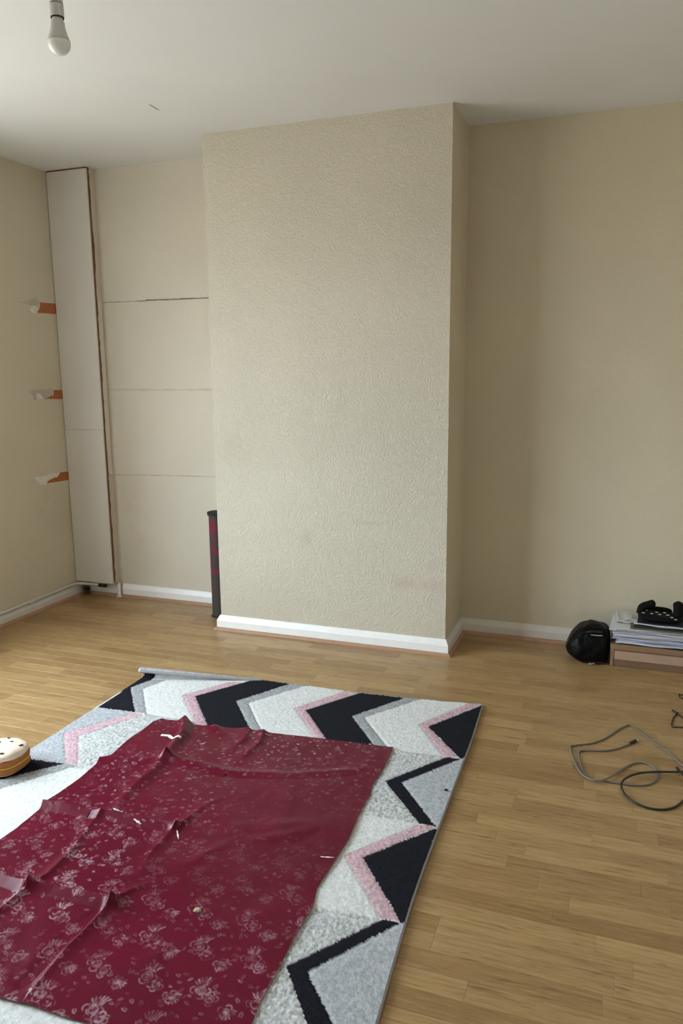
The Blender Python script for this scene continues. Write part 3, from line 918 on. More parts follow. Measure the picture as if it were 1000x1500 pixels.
zc = 0.0185 + np.maximum(hgt, -0.0015)
CL = np.stack([cx_, cy_, zc], -1)
# printed roses and painted-in window glints: strokes rasterised into a colour attribute over the cloth's own surface
WC, HC = 0.96, 1.36
prt = np.zeros(cx_.shape, np.float32)
flk = np.zeros(cx_.shape, np.float32)  # small print dashes that also carry the vinyl's window glints as colour
def stroke(P, wd, val, fleck=False):
    P = np.asarray(P, float)
    val = val * R.choice((0.25, 0.45, 0.7, 1.0, 1.0))
    for a, b in zip(P[:-1], P[1:]):
        j0 = int((min(a[0], b[0]) - 2.5 * wd) / WC * (CU - 1)); j1 = int((max(a[0], b[0]) + 2.5 * wd) / WC * (CU - 1)) + 2
        i0 = int((min(a[1], b[1]) - 2.5 * wd) / HC * (CV - 1)); i1 = int((max(a[1], b[1]) + 2.5 * wd) / HC * (CV - 1)) + 2
        j0, i0, j1, i1 = max(j0, 0), max(i0, 0), min(j1, CU), min(i1, CV)
        if j1 <= j0 or i1 <= i0:
            continue
        x = np.arange(j0, j1)[None, :] / (CU - 1) * WC
        y = np.arange(i0, i1)[:, None] / (CV - 1) * HC
        d = b - a
        t = np.clip(((x - a[0]) * d[0] + (y - a[1]) * d[1]) / (d @ d + 1e-12), 0, 1)
        ds = np.hypot(x - a[0] - t * d[0], y - a[1] - t * d[1])
        tgt = flk if fleck else prt
        tgt[i0:i1, j0:j1] = np.maximum(tgt[i0:i1, j0:j1], val * np.exp(-(ds / wd) ** 2))
def arc(c, r, a0, a1, n=6, sq=1.0):
    t = np.linspace(a0, a1, n)
    return np.stack([c[0] + r * np.cos(t), c[1] + sq * r * np.sin(t)], -1)
def rose(c, r, R):
    for k_ in range(3):
        stroke(arc(c, r * (0.25 + 0.24 * k_), R.uniform(0, 6), R.uniform(7, 10), 9), 0.0016, 0.85)
    for k_ in range(4):
        a = k_ * 1.57 + R.uniform(-.3, .3)
        cc = (c[0] + r * .85 * math.cos(a), c[1] + r * .85 * math.sin(a))
        stroke(arc(cc, r * .55, a - 1.4, a + 1.4, 6), 0.0017, 0.9)
def spray(c, r, ang, R):
    for k_ in range(6):
        a = ang + (k_ - 2.5) * 0.30
        p0 = (c[0] + 0.25 * r * math.cos(a), c[1] + 0.25 * r * math.sin(a))
        p1 = (c[0] + r * math.cos(a), c[1] + r * math.sin(a))
        pm = ((p0[0] + p1[0]) / 2 + 0.1 * r * math.sin(a), (p0[1] + p1[1]) / 2 - 0.1 * r * math.cos(a))
        stroke([p0, pm, p1], 0.0019, 0.95)
def sprig_glint(c, r, R):
    a = R.uniform(0, 6.28)
    for s_ in (-0.6, 0.5):
        stroke([(c[0], c[1]), (c[0] + r * .5 * math.cos(a + s_), c[1] + r * .5 * math.sin(a + s_)), (c[0] + r * math.cos(a + s_ * .4), c[1] + r * math.sin(a + s_ * .4))], 0.0015, R.uniform(.5, 1), True)
R = random.Random(21)
PX, PY = 0.132, 0.118
for iy in range(-1, 13):
    for ix in range(-1, 9):
        ox = ix * PX + (iy % 2) * PX * 0.5
        oy = iy * PY
        rose((ox + 0.030, oy + 0.030), 0.017, R)
        rose((ox + 0.058, oy + 0.046), 0.014, R)
        spray((ox + 0.038, oy + 0.020), 0.030, -1.9 + R.uniform(-.2, .2), R)
        rose((ox + 0.104, oy + 0.066), 0.013, R)
        spray((ox + 0.100, oy + 0.062), 0.026, 0.6 + R.uniform(-.3, .3), R)
        for q in range(17):
            sprig_glint((ox + R.uniform(0, PX), oy + R.uniform(0, PY)), R.uniform(0.006, 0.013), R)
patchy = np.clip(0.66 + 0.36 * smooth_noise(6, 8, 9), 0.10, 1.0)  # random patchiness of the print
right_fade = 1.0 - 0.85 * np.clip((uu[..., 0] - 0.36) / 0.40, 0, 1) * (np.exp(-((vv_[..., 0] - 0.44) / 0.32) ** 2))  # print dimmed at right, painting in the weaker window reflection there
zone = np.clip((vv_[..., 0] - 0.42) / 0.30, 0, 1)  # roses held back at the far end, where painted glints show instead
broken = np.clip(0.75 + 0.55 * smooth_noise(150, 210, 15), 0.1, 1.2)
prt = np.maximum(prt * (0.14 + 0.86 * zone) * broken, flk * (1.0 - 0.25 * zone) * np.clip(0.8 + 0.4 * smooth_noise(40, 56, 16), 0.2, 1.2)) * patchy * right_fade
cloth = grid_obj('vinyl_tablecloth', CL, None or simple('tmp', (0, 0, 0)), None, (0.8, -1.7, 0.012))
tag(cloth, 'creased wine-red vinyl tablecloth printed with pale roses, spread over the rug', 'tablecloth')
vcol(cloth, 'print', np.repeat(prt.reshape(-1, 1), 3, 1))
k = N('wine_vinyl')
at = k.n('ShaderNodeAttribute', attribute_name='print')
wn = k.noise(k.pos(), 4, 4)
basec = k.mix(k.mapr(wn, 0.3, 0.7, 0, 1), (0.104, 0.0050, 0.0175), (0.128, 0.0064, 0.0225))
k.col(k.mix(k.math('MULTIPLY', at.outputs['Fac'], 0.80), basec, (0.62, 0.45, 0.52)))
k.rough(k.mapr(at.outputs['Fac'], 0, 1, 0.25, 0.18), 0.14)
k.bump(k.noise(k.pos(), 500, 2), 0.06, 0.0008)
cloth.data.materials[0] = k.m
def cloth_z(x, y):
    d = (cx_ - x) ** 2 + (cy_ - y) ** 2
    i = np.unravel_index(np.argmin(d), d.shape)
    return float(zc[i])
M_white = simple('white_scrap', (0.78, 0.76, 0.72), 0.7, 0.05)
def lay(pts, wd, th, taper=False):
    """thin ribbon following the cloth surface"""
    P = [np.array((x, y)) for x, y in pts]
    V, F = [], []
    for i, q in enumerate(P):
        t = P[min(i + 1, len(P) - 1)] - P[max(i - 1, 0)]
        t = t / np.linalg.norm(t)
        nn = np.array((-t[1], t[0])) * wd / 2 * (1.0 if not taper else (0.15 + 0.85 * math.sin(math.pi * (i + 0.3) / (len(P) - 0.4)) * (0.6 + 0.4 * math.sin(i * 2.3))))
        zz = cloth_z(*q) + 0.0006
        for s_ in (-1, 1):
            g = q + nn * s_
            V += [(g[0], g[1], zz), (g[0], g[1], zz + th)]
    for i in range(len(P) - 1):
        a, b = 4 * i, 4 * i + 4
        F += [(a + 1, a + 3, b + 3, b + 1), (a, b, b + 2, a + 2), (a, a + 1, b + 1, b), (a + 2, b + 2, b + 3, a + 3)]
    F += [(0, 2, 3, 1), tuple(len(V) - 4 + q for q in (0, 1, 3, 2))]
    return V, F
def subdiv(pts, n=6):
    out = []
    for a, b in zip(pts[:-1], pts[1:]):
        for i in range(n):
            out.append((a[0] + (b[0] - a[0]) * i / n, a[1] + (b[1] - a[1]) * i / n))
    return out + [pts[-1]]
zz_pts = subdiv([(0.3997, -1.1922), (0.4289, -1.1850), (0.4680, -1.2145), (0.4955, -1.2079)])
tag(mesh_obj('paper_scrap', *lay(zz_pts, 0.013, 0.0012), M_white, None, (*zz_pts[0], cloth_z(*zz_pts[0]))), 'small white zigzag scrap lying near the far edge of the red cloth', 'scrap')
for nm, pts, wd in (('torn_backing', [(0.5354, -1.6644), (0.5694, -1.6766), (0.6062, -1.6796)], 0.012), ('torn_backing', [(0.6375, -1.7035), (0.6675, -1.7120)], 0.011), ('torn_backing', [(0.7869, -1.7037), (0.8109, -1.7349)], 0.006),
                    ('torn_backing', [(1.2300, -1.6769), (1.2675, -1.6686)], 0.006)):
    V, F = lay(subdiv(pts, 6), wd, 0.001, True)
    mesh_obj(nm, V, F, M_white, cloth)

# crumbs
def crumb(name, label, p, half, mat, seed, z):
    rr = np.random.default_rng(seed)
    W = rr.normal(0, 1, (6, 3))
    fn = lambda q: q * (1 + 0.16 * np.sin(3 * (W @ q)).sum() / 2.4)
    o = mesh_obj(name, *blob((p[0], p[1], z + half[2] * 0.8), half, 2.6, 5, fn, 0.5), mat, None, (p[0], p[1], z))
    tag(o, label, 'crumb')
(cp,) = [(1.0214, -1.9857)]
crumb('plaster_crumb', 'pale plaster crumb lying on the lower middle of the red cloth', cp, (0.0085, 0.006, 0.005), simple('crumb_pale', (0.62, 0.52, 0.36), 0.9, 0.2), 3, cloth_z(*cp))
(cp,) = [(1.4810, -1.2135)]
crumb('dark_crumb', 'tiny black speck on the grey part of the rug near its right edge', cp, (0.006, 0.004, 0.003), M_dark, 5, 0.013)

# ------------------------------------------------------------------ plush cake at the left edge
pc = (0.016, -1.566, 0.0155)
tz = thing('plush_cake', 'small plush cake with brown sides and white icing, on the left edge of the rug', 'plush toy', pc)
M_caramel = simple('caramel_plush', (0.40, 0.155, 0.035), 0.85, 0.15, 60, 0.4, 200)
M_icing = simple('cream_icing_plush', (0.80, 0.66, 0.54), 0.9, 0.16, 30, 0.4, 200)
M_stripe = simple('yellow_cream_band', (0.70, 0.42, 0.12), 0.85, 0.1)
M_choc = simple('chocolate_bits', (0.10, 0.055, 0.035), 0.8)
HX, HY = 0.076, 0.072
mesh_obj('sponge', *blob((pc[0], pc[1], pc[2] + 0.018), (HX, HY, 0.018), 3.4, 14), M_caramel, tz, smooth=True)
mesh_obj('sponge', *blob((pc[0], pc[1], pc[2] + 0.045), (HX, HY, 0.019), 3.4, 14), M_caramel, tz, smooth=True)
mesh_obj('cream_band', *blob((pc[0], pc[1], pc[2] + 0.031), (HX * 1.006, HY * 1.006, 0.006), 3.0, 14), M_stripe, tz, smooth=True)
mesh_obj('base_trim', *blob((pc[0], pc[1], pc[2] + 0.004), (HX * 0.90, HY * 0.94, 0.004), 3.0, 10), M_icing, tz, smooth=True)
def icefn(q):
    a = math.atan2(q[1], q[0])
    s_ = 1 + 0.022 * math.sin(5 * a + 1) + 0.015 * math.sin(9 * a)
    return np.array((q[0] * s_, q[1] * s_, q[2] + (0.12 * math.sin(6 * a) if q[2] < 0.1 else 0) + 0.10 * math.sin(3 * q[0] + 2 * q[1])))
mesh_obj('icing', *blob((pc[0], pc[1], pc[2] + 0.062), (HX * 1.0, HY * 1.0, 0.019), 2.9, 18, icefn), M_icing, tz, smooth=True)
for (dx, dy, a) in ((0.038, -0.045, 0.4), (0.056, 0.025, 1.1), (0.012, 0.030, 0.2), (-0.03, 0.012, 0.9), (-0.02, 0.05, 2.6)):
    zt_ = pc[2] + 0.062 + 0.019 * (max(0.0, 1 - abs(dx / HX) ** 2.9 - abs(dy / HY) ** 2.9)) ** (1 / 2.9) + 0.001
    mesh_obj('chocolate_chip', *blob((pc[0] + dx, pc[1] + dy, zt_), (0.0085, 0.0045, 0.003), 2.2, 4, None, a), M_choc, tz, smooth=True)

# ------------------------------------------------------------------ rolled mat in the left alcove
rc = (-0.116, 0.200, 0.0)
rl = thing('rolled_mat', 'dark brown and crimson patterned roll standing upright behind the chimney breast', 'rolled mat', rc)
k = N('roll_pattern')
v = k.pos()
wob = k.n('ShaderNodeVectorMath', operation='ADD')
k.l(v, wob.inputs[0])
nz = k.n('ShaderNodeTexNoise'); nz.inputs['Scale'].default_value = 12
k.l(v, nz.inputs['Vector'])
sc_ = k.n('ShaderNodeVectorMath', operation='SCALE'); sc_.inputs['Scale'].default_value = 0.02
k.l(nz.outputs['Color'], sc_.inputs[0]); k.l(sc_.outputs[0], wob.inputs[1])
ff = 0.0
for (cz, rin, rout) in ((0.330, 0.052, 0.080), (0.325, 0.0, 0.034), (0.520, 0.0, 0.046), (0.440, 0.030, 0.042), (0.185, 0.0, 0.036)):
    sb_ = k.n('ShaderNodeVectorMath', operation='DISTANCE')
    sb_.inputs[1].default_value = (rc[0] - 0.012 if rin or cz > 0.5 else rc[0] - 0.034, rc[1] - 0.044, cz)
    k.l(wob.outputs[0], sb_.inputs[0])
    dv = sb_.outputs['Value']
    a1 = k.math('MULTIPLY', k.mapr(dv, rout, rout - 0.003, 0, 1), k.mapr(dv, rin - 0.003, rin, 0, 1) if rin else 1.0)
    ff = k.math('MAXIMUM', a1, ff)
weave = k.noise(v, 240, 2)
k.col(k.mix(ff, k.mix(weave, (0.030, 0.027, 0.023), (0.075, 0.067, 0.055)), k.mix(weave, (0.11, 0.014, 0.028), (0.19, 0.030, 0.052))))
k.rough(0.8, 0.3)
k.bump(weave, 0.4, 0.002)
# spiral sheet, standing on its end
V, F = [], []
turns, seg = 3.2, 110
R1, R2, thk = 0.052, 0.026, 0.004
zz_levels = np.linspace(0.001, 0.588, 8)
outl = []
for i in range(seg + 1):
    t = i / seg
    a = 2.6 - t * turns * 2 * math.pi
    rr_ = R1 + (R2 - R1) * t
    outl.append(((rr_ * math.cos(a), rr_ * math.sin(a)), ((rr_ - thk) * math.cos(a), (rr_ - thk) * math.sin(a))))
for z in zz_levels:
    for o_, i_ in outl:
        zt_ = z + (0.0 if z < 0.5 else 0.006 * o_[0] / R1)
        V += [(rc[0] + o_[0], rc[1] + o_[1], zt_), (rc[0] + i_[0], rc[1] + i_[1], zt_)]
nr_ = 2 * (seg + 1)
for l_ in range(len(zz_levels) - 1):
    for i in range(seg):
        a, b = l_ * nr_ + 2 * i, (l_ + 1) * nr_ + 2 * i
        F += [(a, b, b + 2, a + 2), (a + 1, a + 3, b + 3, b + 1)]
for i in range(seg):
    a = 2 * i
    F.append((a, a + 2, a + 3, a + 1))
    b = (len(zz_levels) - 1) * nr_ + 2 * i
    F.append((b, b + 1, b + 3, b + 2))
mesh_obj('rolled_sheet', V, F, k.m, rl, smooth=False)
mesh_obj('inner_core', *lathe([(0.020, 0.001), (0.020, 0.575)], rc, 20), M_dark, rl)
M_rim = simple('dark_rim', (0.02, 0.018, 0.018), 0.8)
def band(z0, z1, rad):
    return lathe([(rad - 0.003, z0), (rad, z0 + 0.001), (rad, z1 - 0.001), (rad - 0.003, z1)], rc, 32)
mesh_obj('rim_band', *band(0.572, 0.590, 0.0523), M_rim, rl)
mesh_obj('rim_band', *band(0.0, 0.005, 0.0523), M_rim, rl)

# ------------------------------------------------------------------ box, papers, bag at the right
bxo = (1.948, 0.105, 0.0)
cbx = thing('low_box', 'low brown cardboard box against the right alcove wall, under the papers', 'box', (bxo[0] + 0.2, bxo[1] + 0.1, 0))
M_card = simple('brown_cardboard', (0.27, 0.165, 0.095), 0.85, 0.12, 30, 0.15)
M_card2 = simple('pale_cardboard', (0.43, 0.29, 0.205), 0.85, 0.1, 30, 0.1)
M_card3 = simple('dark_cardboard', (0.20, 0.115, 0.07), 0.85, 0.12, 30, 0.1)
BXW, BXD, BXH = 0.46, 0.205, 0.104
x0, y0 = bxo[0], bxo[1]
mesh_obj('box_body', *cbox((x0, y0 + 0.004, 0.0), (x0 + BXW, y0 + BXD, BXH - 0.004), 0.002), M_card3, cbx)
mesh_obj('lid', *cbox((x0 - 0.002, y0 + 0.001, BXH - 0.024), (x0 + BXW + 0.002, y0 + BXD + 0.002, BXH), 0.002), M_card, cbx)
mesh_obj('front_strip', *cbox((x0 + 0.017, y0 - 0.001, 0.034), (x0 + BXW - 0.017, y0 + 0.006, 0.074), 0.0015), M_card2, cbx)
mesh_obj('corner_edge', *cbox((x0 - 0.001, y0 + 0.001, 0.0), (x0 + 0.014, y0 + 0.03, BXH - 0.024), 0.0015), M_card, cbx)

M_pap = [simple('paper_white', (0.66, 0.66, 0.70), 0.8, 0.05), simple('paper_lilac', (0.36, 0.38, 0.60), 0.8, 0.06), simple('paper_grey', (0.50, 0.51, 0.54), 0.8, 0.06),
         simple('folder_olive', (0.15, 0.13, 0.075), 0.8, 0.1), simple('folder_black', (0.02, 0.021, 0.026), 0.6, 0.1), simple('paper_cream', (0.56, 0.54, 0.50), 0.8, 0.08)]
def sheaf(name, label, cx0, cy0, z, wx, wy, th, rz, mat, n, seed, bend=0.0, cat='papers', tilt=0.0):
    """a bundle of loose sheets: n separate bent, shifted leaves"""
    r = random.Random(seed)
    root = thing(name, label, cat, (cx0, cy0, z), 'papers piled on the low box')
    t1 = th / n
    for i in range(n):
        dx, dy, da = r.uniform(-.009, .009), r.uniform(-.009, .009), rz + r.uniform(-.05, .05)
        V, F = [], []
        nx = 10
        for a in range(nx + 1):
            for bb in (0, 1):
                for c in (0, 1):
                    lx_, ly_ = (a / nx - .5) * wx, (bb - .5) * wy
                    w_ = abs(a / nx - .5) * 2
                    zz = z + i * t1 + c * t1 * 0.82 + bend * t1 * math.sin(a * 0.9 + i) * (1 - bb) + tilt * (a / nx) 
                    V.append((cx0 + dx + lx_ * math.cos(da) - ly_ * math.sin(da), cy0 + dy + lx_ * math.sin(da) + ly_ * math.cos(da), zz))
        for a in range(nx):
            q, s_ = 4 * a, 4 * a + 4
            F += [(q, s_, s_ + 2, q + 2), (q + 1, q + 3, s_ + 3, s_ + 1), (q, q + 1, s_ + 1, s_), (q + 2, s_ + 2, s_ + 3, q + 3)]
        F += [(0, 2, 3, 1), tuple(len(V) - 4 + q for q in (0, 1, 3, 2))]
        mesh_obj('sheet', V, F, mat if not isinstance(mat, list) else mat[i % len(mat)], root)
    return root
bz = BXH + 0.0015
pcx, pcy = x0 + 0.172, y0 + 0.115
W_, P_, G_, O_, K_, C_ = M_pap
layers = [('paper_bundle', 'dark sheet lying directly on the low box, lowest of the paper pile', 0.004, 0.31, 0.20, 0.0, [K_], 1, 0.0, 0.01),
          ('paper_bundle', 'white crumpled sheets at the bottom of the paper pile', 0.015, 0.315, 0.20, 0.02, [W_, W_, P_], 4, 0.5, 0.012),
          ('paper_bundle', 'lilac-white sheets second from the bottom of the pile', 0.013, 0.325, 0.205, -0.03, [P_, W_, G_], 4, 0.5, 0.004),
          ('paper_bundle', 'long white sheets in the middle of the paper pile', 0.013, 0.335, 0.205, 0.015, [W_, G_, W_], 4, 0.3, -0.001),
          ('paper_bundle', 'bluish sheets in the upper half of the paper pile', 0.013, 0.335, 0.21, -0.02, [W_, P_, P_, W_], 4, 0.4, -0.004),
          ('paper_bundle', 'white sheets just below the olive folder', 0.010, 0.33, 0.205, 0.02, [W_, G_], 3, 0.4, -0.004)]
for i, (nm, lb, th, wx, wy, rz, mt, n, bend, off) in enumerate(layers):
    sheaf(nm, lb, pcx + off, pcy, bz, wx, wy, th, rz, mt, n, 30 + i, bend)
    bz += th + 0.0014
sheaf('folder', 'olive folder near the top of the paper pile', pcx + 0.042, pcy - 0.004, bz, 0.27, 0.19, 0.005, -0.03, O_, 1, 50, cat='folder')
sheaf('loose_sheet', 'tilted cream sheet at the left top corner of the paper pile', pcx - 0.108, pcy + 0.035, bz + 0.003, 0.10, 0.13, 0.018, 0.10, C_, 4, 51, bend=0.7, cat='papers')
bz += 0.006
sheaf('folder', 'black folder under the white envelope, near the top of the pile', pcx + 0.030, pcy - 0.002, bz, 0.235, 0.17, 0.005, -0.05, K_, 1, 52, cat='folder')
bz += 0.006
sheaf('envelope', 'white envelope under the spotted black bundle', pcx + 0.034, pcy - 0.004, bz, 0.222, 0.155, 0.006, -0.08, W_, 2, 53, bend=0.6, cat='envelope')
bz += 0.0075
sheaf('booklet', 'dark booklet on top of the paper pile, under the spotted bundle', pcx + 0.036, pcy + 0.006, bz, 0.212, 0.145, 0.005, -0.06, K_, 1, 54, cat='booklet')
bz += 0.0062
sb_c = (pcx + 0.034, pcy - 0.012, bz)
sb = thing('spotted_bundle', 'black white-spotted soft bundle with two rounded upright lobes, on top of the papers', 'bundle', sb_c)
M_blk = simple('black_fabric', (0.004, 0.004, 0.0045), 0.75, 0.3, 90, 0.3, spec=0.15)
M_spot = simple('white_spots', (0.60, 0.58, 0.55), 0.7, 0.05)
def bodyfn(q):
    return np.array((q[0], q[1], q[2] * (0.75 + 0.25 * q[0] ** 2) - 0.22 * q[0] * (1 if q[2] > 0 else 0) - (0.10 * (1 - q[0] ** 2) if q[2] > 0 else 0)))
mesh_obj('body', *blob((sb_c[0], sb_c[1], sb_c[2] + 0.0185), (0.098, 0.066, 0.019), 2.8, 14, bodyfn), M_blk, sb, smooth=True)
V, F = tube(catmull([(sb_c[0] - 0.088, sb_c[1] + 0.01, sb_c[2] + 0.020), (sb_c[0] - 0.080, sb_c[1] + 0.012, sb_c[2] + 0.050), (sb_c[0] - 0.052, sb_c[1] + 0.015, sb_c[2] + 0.064), (sb_c[0] - 0.026, sb_c[1] + 0.015, sb_c[2] + 0.076)], 8), 0.018, 14,
            lambda t: 0.0185 * (1 - max(0, (t - 0.86) / 0.14) ** 2.2 * 0.75))
mesh_obj('lobe', V, F, M_blk, sb, smooth=True)
V, F = tube(catmull([(sb_c[0] + 0.072, sb_c[1] + 0.005, sb_c[2] + 0.012), (sb_c[0] + 0.073, sb_c[1] + 0.010, sb_c[2] + 0.050), (sb_c[0] + 0.071, sb_c[1] + 0.014, sb_c[2] + 0.070), (sb_c[0] + 0.070, sb_c[1] + 0.016, sb_c[2] + 0.091)], 8), 0.02, 16,
            lambda t: 0.0225 * (1 - max(0, (t - 0.74) / 0.26) ** 2.2 * 0.75))
mesh_obj('lobe', V, F, M_blk, sb, smooth=True)
mesh_obj('rear_flap', *blob((sb_c[0] - 0.02, sb_c[1] + 0.055, sb_c[2] + 0.024), (0.070, 0.012, 0.022), 3, 8), M_blk, sb, smooth=True)
def top_z(dx, dy):
    q = np.array((dx / 0.098, dy / 0.066))
    z = max(0.0, 1 - abs(q[0]) ** 2.8 - abs(q[1]) ** 2.8) ** (1 / 2.8)
    return sb_c[2] + 0.0185 + 0.019 * (z * (0.75 + 0.25 * q[0] ** 2) - 0.22 * q[0] - 0.10 * (1 - q[0] ** 2))
for dx, dy in ((-0.062, 0.018), (-0.075, -0.022), (-0.040, -0.020), (-0.018, 0.012), (0.016, 0.020), (-0.006, -0.016), (0.028, -0.012), (0.044, -0.038), (0.060, -0.052)):
    mesh_obj('spot', *blob((sb_c[0] + dx, sb_c[1] + dy, top_z(dx, dy) + 0.0002), (0.0072, 0.006, 0.0012), 2.2, 4), M_spot, sb, smooth=True)

# black bag
gb = (1.848, 0.190, 0.0)
bag = thing('black_bag', 'slumped glossy black bag on the floor against the low box', 'bag', gb)
k = N('black_leather')
k.col((0.0025, 0.0025, 0.003)); k.rough(0.40, 0.12)
k.bump(k.noise(k.pos((1, 1, 0.5)), 16, 4, 0.6, 1.0), 0.6, 0.02)
def bagfn(q):
    x, y, z = q
    zn = (z + 1) / 2
    g = np.interp(zn, [0, 0.10, 0.24, 0.38, 0.65, 0.86, 0.97, 1.0], [0.55, 0.70, 1.02, 1.08, 0.88, 0.60, 0.25, 0.1])
    x2 = x * g if x < 0 else (x ** 0.7) * 0.985
    wr = 0.030 * math.sin(5 * x + 3 * z) * math.sin(4 * y + 3) + 0.02 * math.sin(7 * z - 9 * x)
    wr += 0.05 * abs(math.sin(4.2 * x + 1.3 * z + 0.6)) - 0.03
    y2 = y * (1 - 0.30 * max(0, z) + wr) - (0.05 * (1 - abs(x)) if y < 0 else 0)
    z2 = z - (0.05 * max(0, x) if z > 0.3 else 0) + 0.02 * math.sin(8 * x + 3 * y) * max(0, z)
    return np.array((x2, y2, max(z2, -0.85)))
mesh_obj('bag_body', *blob((gb[0], gb[1], 0.0800), (0.096, 0.104, 0.0935), 3.4, 26, bagfn), k.m, bag, smooth=True)
M_metal = simple('zip_metal', (0.55, 0.55, 0.56), 0.3, 0.1, metal=0.9)
M_lth = simple('strap_leather', (0.012, 0.012, 0.013), 0.4, 0.2)
mesh_obj('strap', *tube(catmull([(gb[0] - 0.070, gb[1] - 0.055, 0.030), (gb[0] - 0.082, gb[1] - 0.040, 0.075), (gb[0] - 0.045, gb[1] - 0.06, 0.125), (gb[0] + 0.01, gb[1] - 0.075, 0.150), (gb[0] + 0.06, gb[1] - 0.070, 0.150)], 8), 0.006, 8), M_lth, bag, smooth=True)
mesh_obj('strap', *tube(catmull([(gb[0] - 0.055, gb[1] - 0.060, 0.014), (gb[0] - 0.02, gb[1] - 0.088, 0.012), (gb[0] + 0.03, gb[1] - 0.094, 0.010), (gb[0] + 0.07, gb[1] - 0.085, 0.012)], 8), 0.006, 8), M_lth, bag, smooth=True)
for pts in ([(-0.098, -0.030, 0.080), (-0.088, -0.045, 0.075)], [(-0.083, -0.050, 0.072), (-0.095, -0.040, 0.058)], [(-0.096, -0.035, 0.060), (-0.086, -0.054, 0.052)], [(-0.078, -0.060, 0.092), (-0.070, -0.064, 0.108)]):
    mesh_obj('zip_pull', *tube([(gb[0] + a, gb[1] + b, c) for a, b, c in pts], 0.0018, 6), M_metal, bag)
mesh_obj('stud', *blob((gb[0] - 0.083, gb[1] - 0.062, 0.033), (0.004, 0.003, 0.004), 2, 4), M_metal, bag, smooth=True)
mesh_obj('white_cord', *tube(catmull([(gb[0] + 0.010, gb[1] - 0.088, 0.140), (gb[0] + 0.035, gb[1] - 0.086, 0.139), (gb[0] + 0.060, gb[1] - 0.080, 0.138)], 5), 0.0016, 6), M_spot, bag)
mesh_obj('buckle', *tube(catmull([(gb[0] + 0.008, gb[1] - 0.108, 0.006), (gb[0] + 0.022, gb[1] - 0.110, 0.009), (gb[0] + 0.032, gb[1] - 0.107, 0.012)], 5), 0.0022, 6), M_metal, bag)

# ------------------------------------------------------------------ cables on the floor
def with_z(P, r, bumps=()):
    out = []
    for i, (x, y) in enumerate(P):
        z = r
        for (j0, j1, h) in bumps:
            if j0 <= i <= j1:
                z = r + h * math.sin(math.pi * (i - j0 + 0.5) / (j1 - j0 + 1))
        out.append((x, y, z))
    return out
M_cg = simple('grey_cable_sheath', (0.17, 0.165, 0.155), 0.45, 0.15, 50)
M_cb = simple('black_cable_sheath', (0.018, 0.020, 0.020), 0.45, 0.2, 50)
gp = [(2.0378, -0.6647), (1.9943, -0.7179), (1.9489, -0.7517), (1.8939, -0.7685), (1.8690, -0.7824), (1.8698, -0.8344), (1.8888, -0.9270), (1.9129, -0.9704), (1.9473, -0.9677), (2.0155, -0.9668), (2.0742, -0.9554), (2.1081, -0.9256), (2.1242, -0.8740), (2.1148, -0.8198), (2.0846, -0.7986), (2.0493, -0.8129), (2.0143, -0.8643), (1.9807, -0.9330), (1.9519, -0.9753), (1.9223, -0.9855), (1.8858, -0.9518), (1.8589, -0.8786), (1.8351, -0.7673), (1.8454, -0.7453), (1.9095, -0.7033), (1.9549, -0.6427), (1.9964, -0.5585), (2.0301, -0.5107), (2.0545, -0.5266), (2.0968, -0.5939), (2.1458, -0.6656), (2.1633, -0.6810), (2.1836, -0.7260), (2.2073, -0.7731), (2.2667, -0.8339), (2.3250, -0.8684)]
gc = thing('grey_cable', 'thin grey cable with a dark plug, loosely looped on the floor at right', 'cable', (*gp[4], 0))
mesh_obj('cable_sheath', *tube(catmull(with_z(gp, 0.0030, ((16, 21, 0.0062),)), 7), 0.0030, 8), M_cg, gc, smooth=True)
pa, pb_ = [(2.0378, -0.6647), (2.0565, -0.6388)]
mesh_obj('plug', *tube([(pa[0], pa[1], 0.0055), (pa[0] + (pb_[0] - pa[0]) * .4, pa[1] + (pb_[1] - pa[1]) * .4, 0.0058), (pb_[0], pb_[1], 0.0055)], 0.0055, 10), M_cb, gc)
mesh_obj('plug_tip', *tube([(pb_[0], pb_[1], 0.0052), (pb_[0] + (pb_[0] - pa[0]) * .35, pb_[1] + (pb_[1] - pa[1]) * .35, 0.0052)], 0.0032, 8), M_metal, gc)
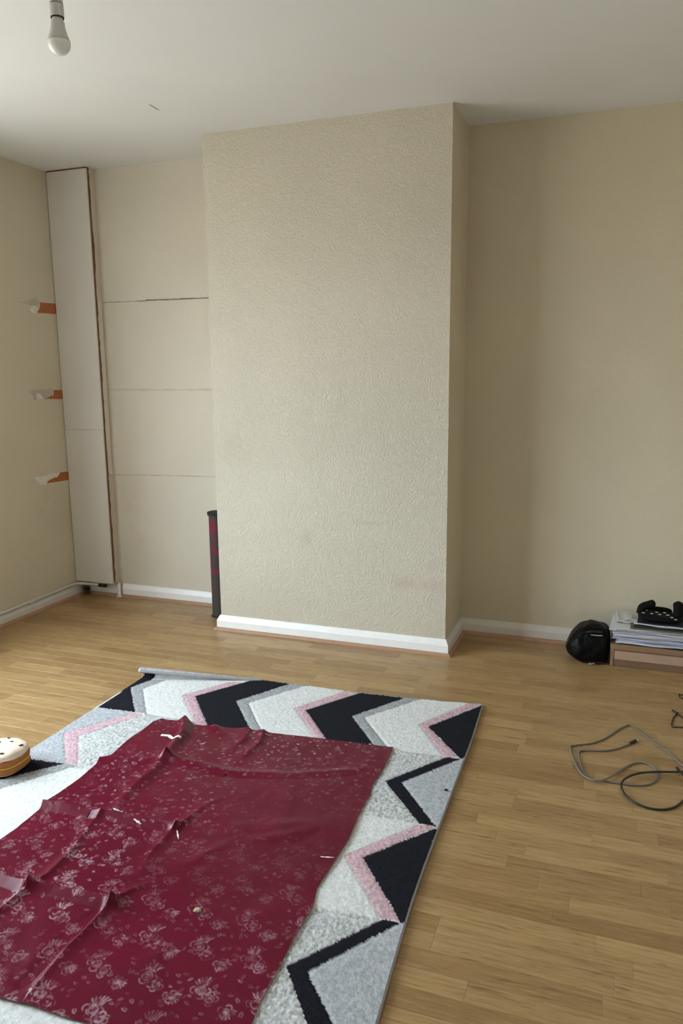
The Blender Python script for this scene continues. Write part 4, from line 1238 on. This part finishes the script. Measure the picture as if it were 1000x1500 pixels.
bp = [(2.2921, -0.7778), (2.2046, -0.8225), (2.1869, -0.8381), (2.1266, -0.8637), (2.0749, -0.8910), (2.0406, -0.9215), (2.0154, -0.9623), (2.0117, -1.0037), (2.0286, -1.0496), (2.0570, -1.0773), (2.0966, -1.0920), (2.1360, -1.0847), (2.1683, -1.0590), (2.1942, -1.0130), (2.2179, -0.9496), (2.2165, -0.9061), (2.2020, -0.8702), (2.1900, -0.8180)]
bc2 = thing('black_cable', 'black cable forming a wide oval loop on the floor beside the grey cable', 'cable', (*bp[7], 0))
mesh_obj('cable_sheath', *tube(catmull(with_z(bp, 0.0036, ((1, 8, 0.0105), (15, 17, 0.014))), 7), 0.0036, 8), M_cb, bc2, smooth=True)
mesh_obj('connector', *tube([(*bp[-1], 0.0085), (bp[-1][0] - 0.004, bp[-1][1] + 0.012, 0.008)], 0.0050, 8), M_cb, bc2)
dp = [(2.3164, -0.4876), (2.2686, -0.4389), (2.2292, -0.3743), (2.2101, -0.3398), (2.2069, -0.3500), (2.1943, -0.3882), (2.1859, -0.4410), (2.1883, -0.4694), (2.2027, -0.4675), (2.2244, -0.4619), (2.2958, -0.4535)]
dc = thing('small_black_cable', 'thin dark cable bent into a corner with a small plug, at the right picture edge', 'cable', (*dp[5], 0))
mesh_obj('cord_sheath', *tube(catmull(with_z(dp, 0.0025), 6), 0.0025, 8), M_cb, dc, smooth=True)
qa, qb = [(2.1936, -0.3192), (2.2101, -0.3398)]
mesh_obj('plug', *tube([(*qa, 0.0045), (*qb, 0.0045)], 0.0042, 8), M_cb, dc)
ep = [(2.3149, -0.2035), (2.2635, -0.2141), (2.2383, -0.1842), (2.2271, -0.1609), (2.2283, -0.1373), (2.2418, -0.1436), (2.2723, -0.1548), (2.3204, -0.1312)]
ec = mesh_obj('black_wire', *tube(catmull(with_z(ep, 0.0022), 6), 0.0022, 8), M_cb, None, (*ep[3], 0), smooth=True)
tag(ec, 'short loop of thin dark wire at the right picture edge below the low box', 'cable')
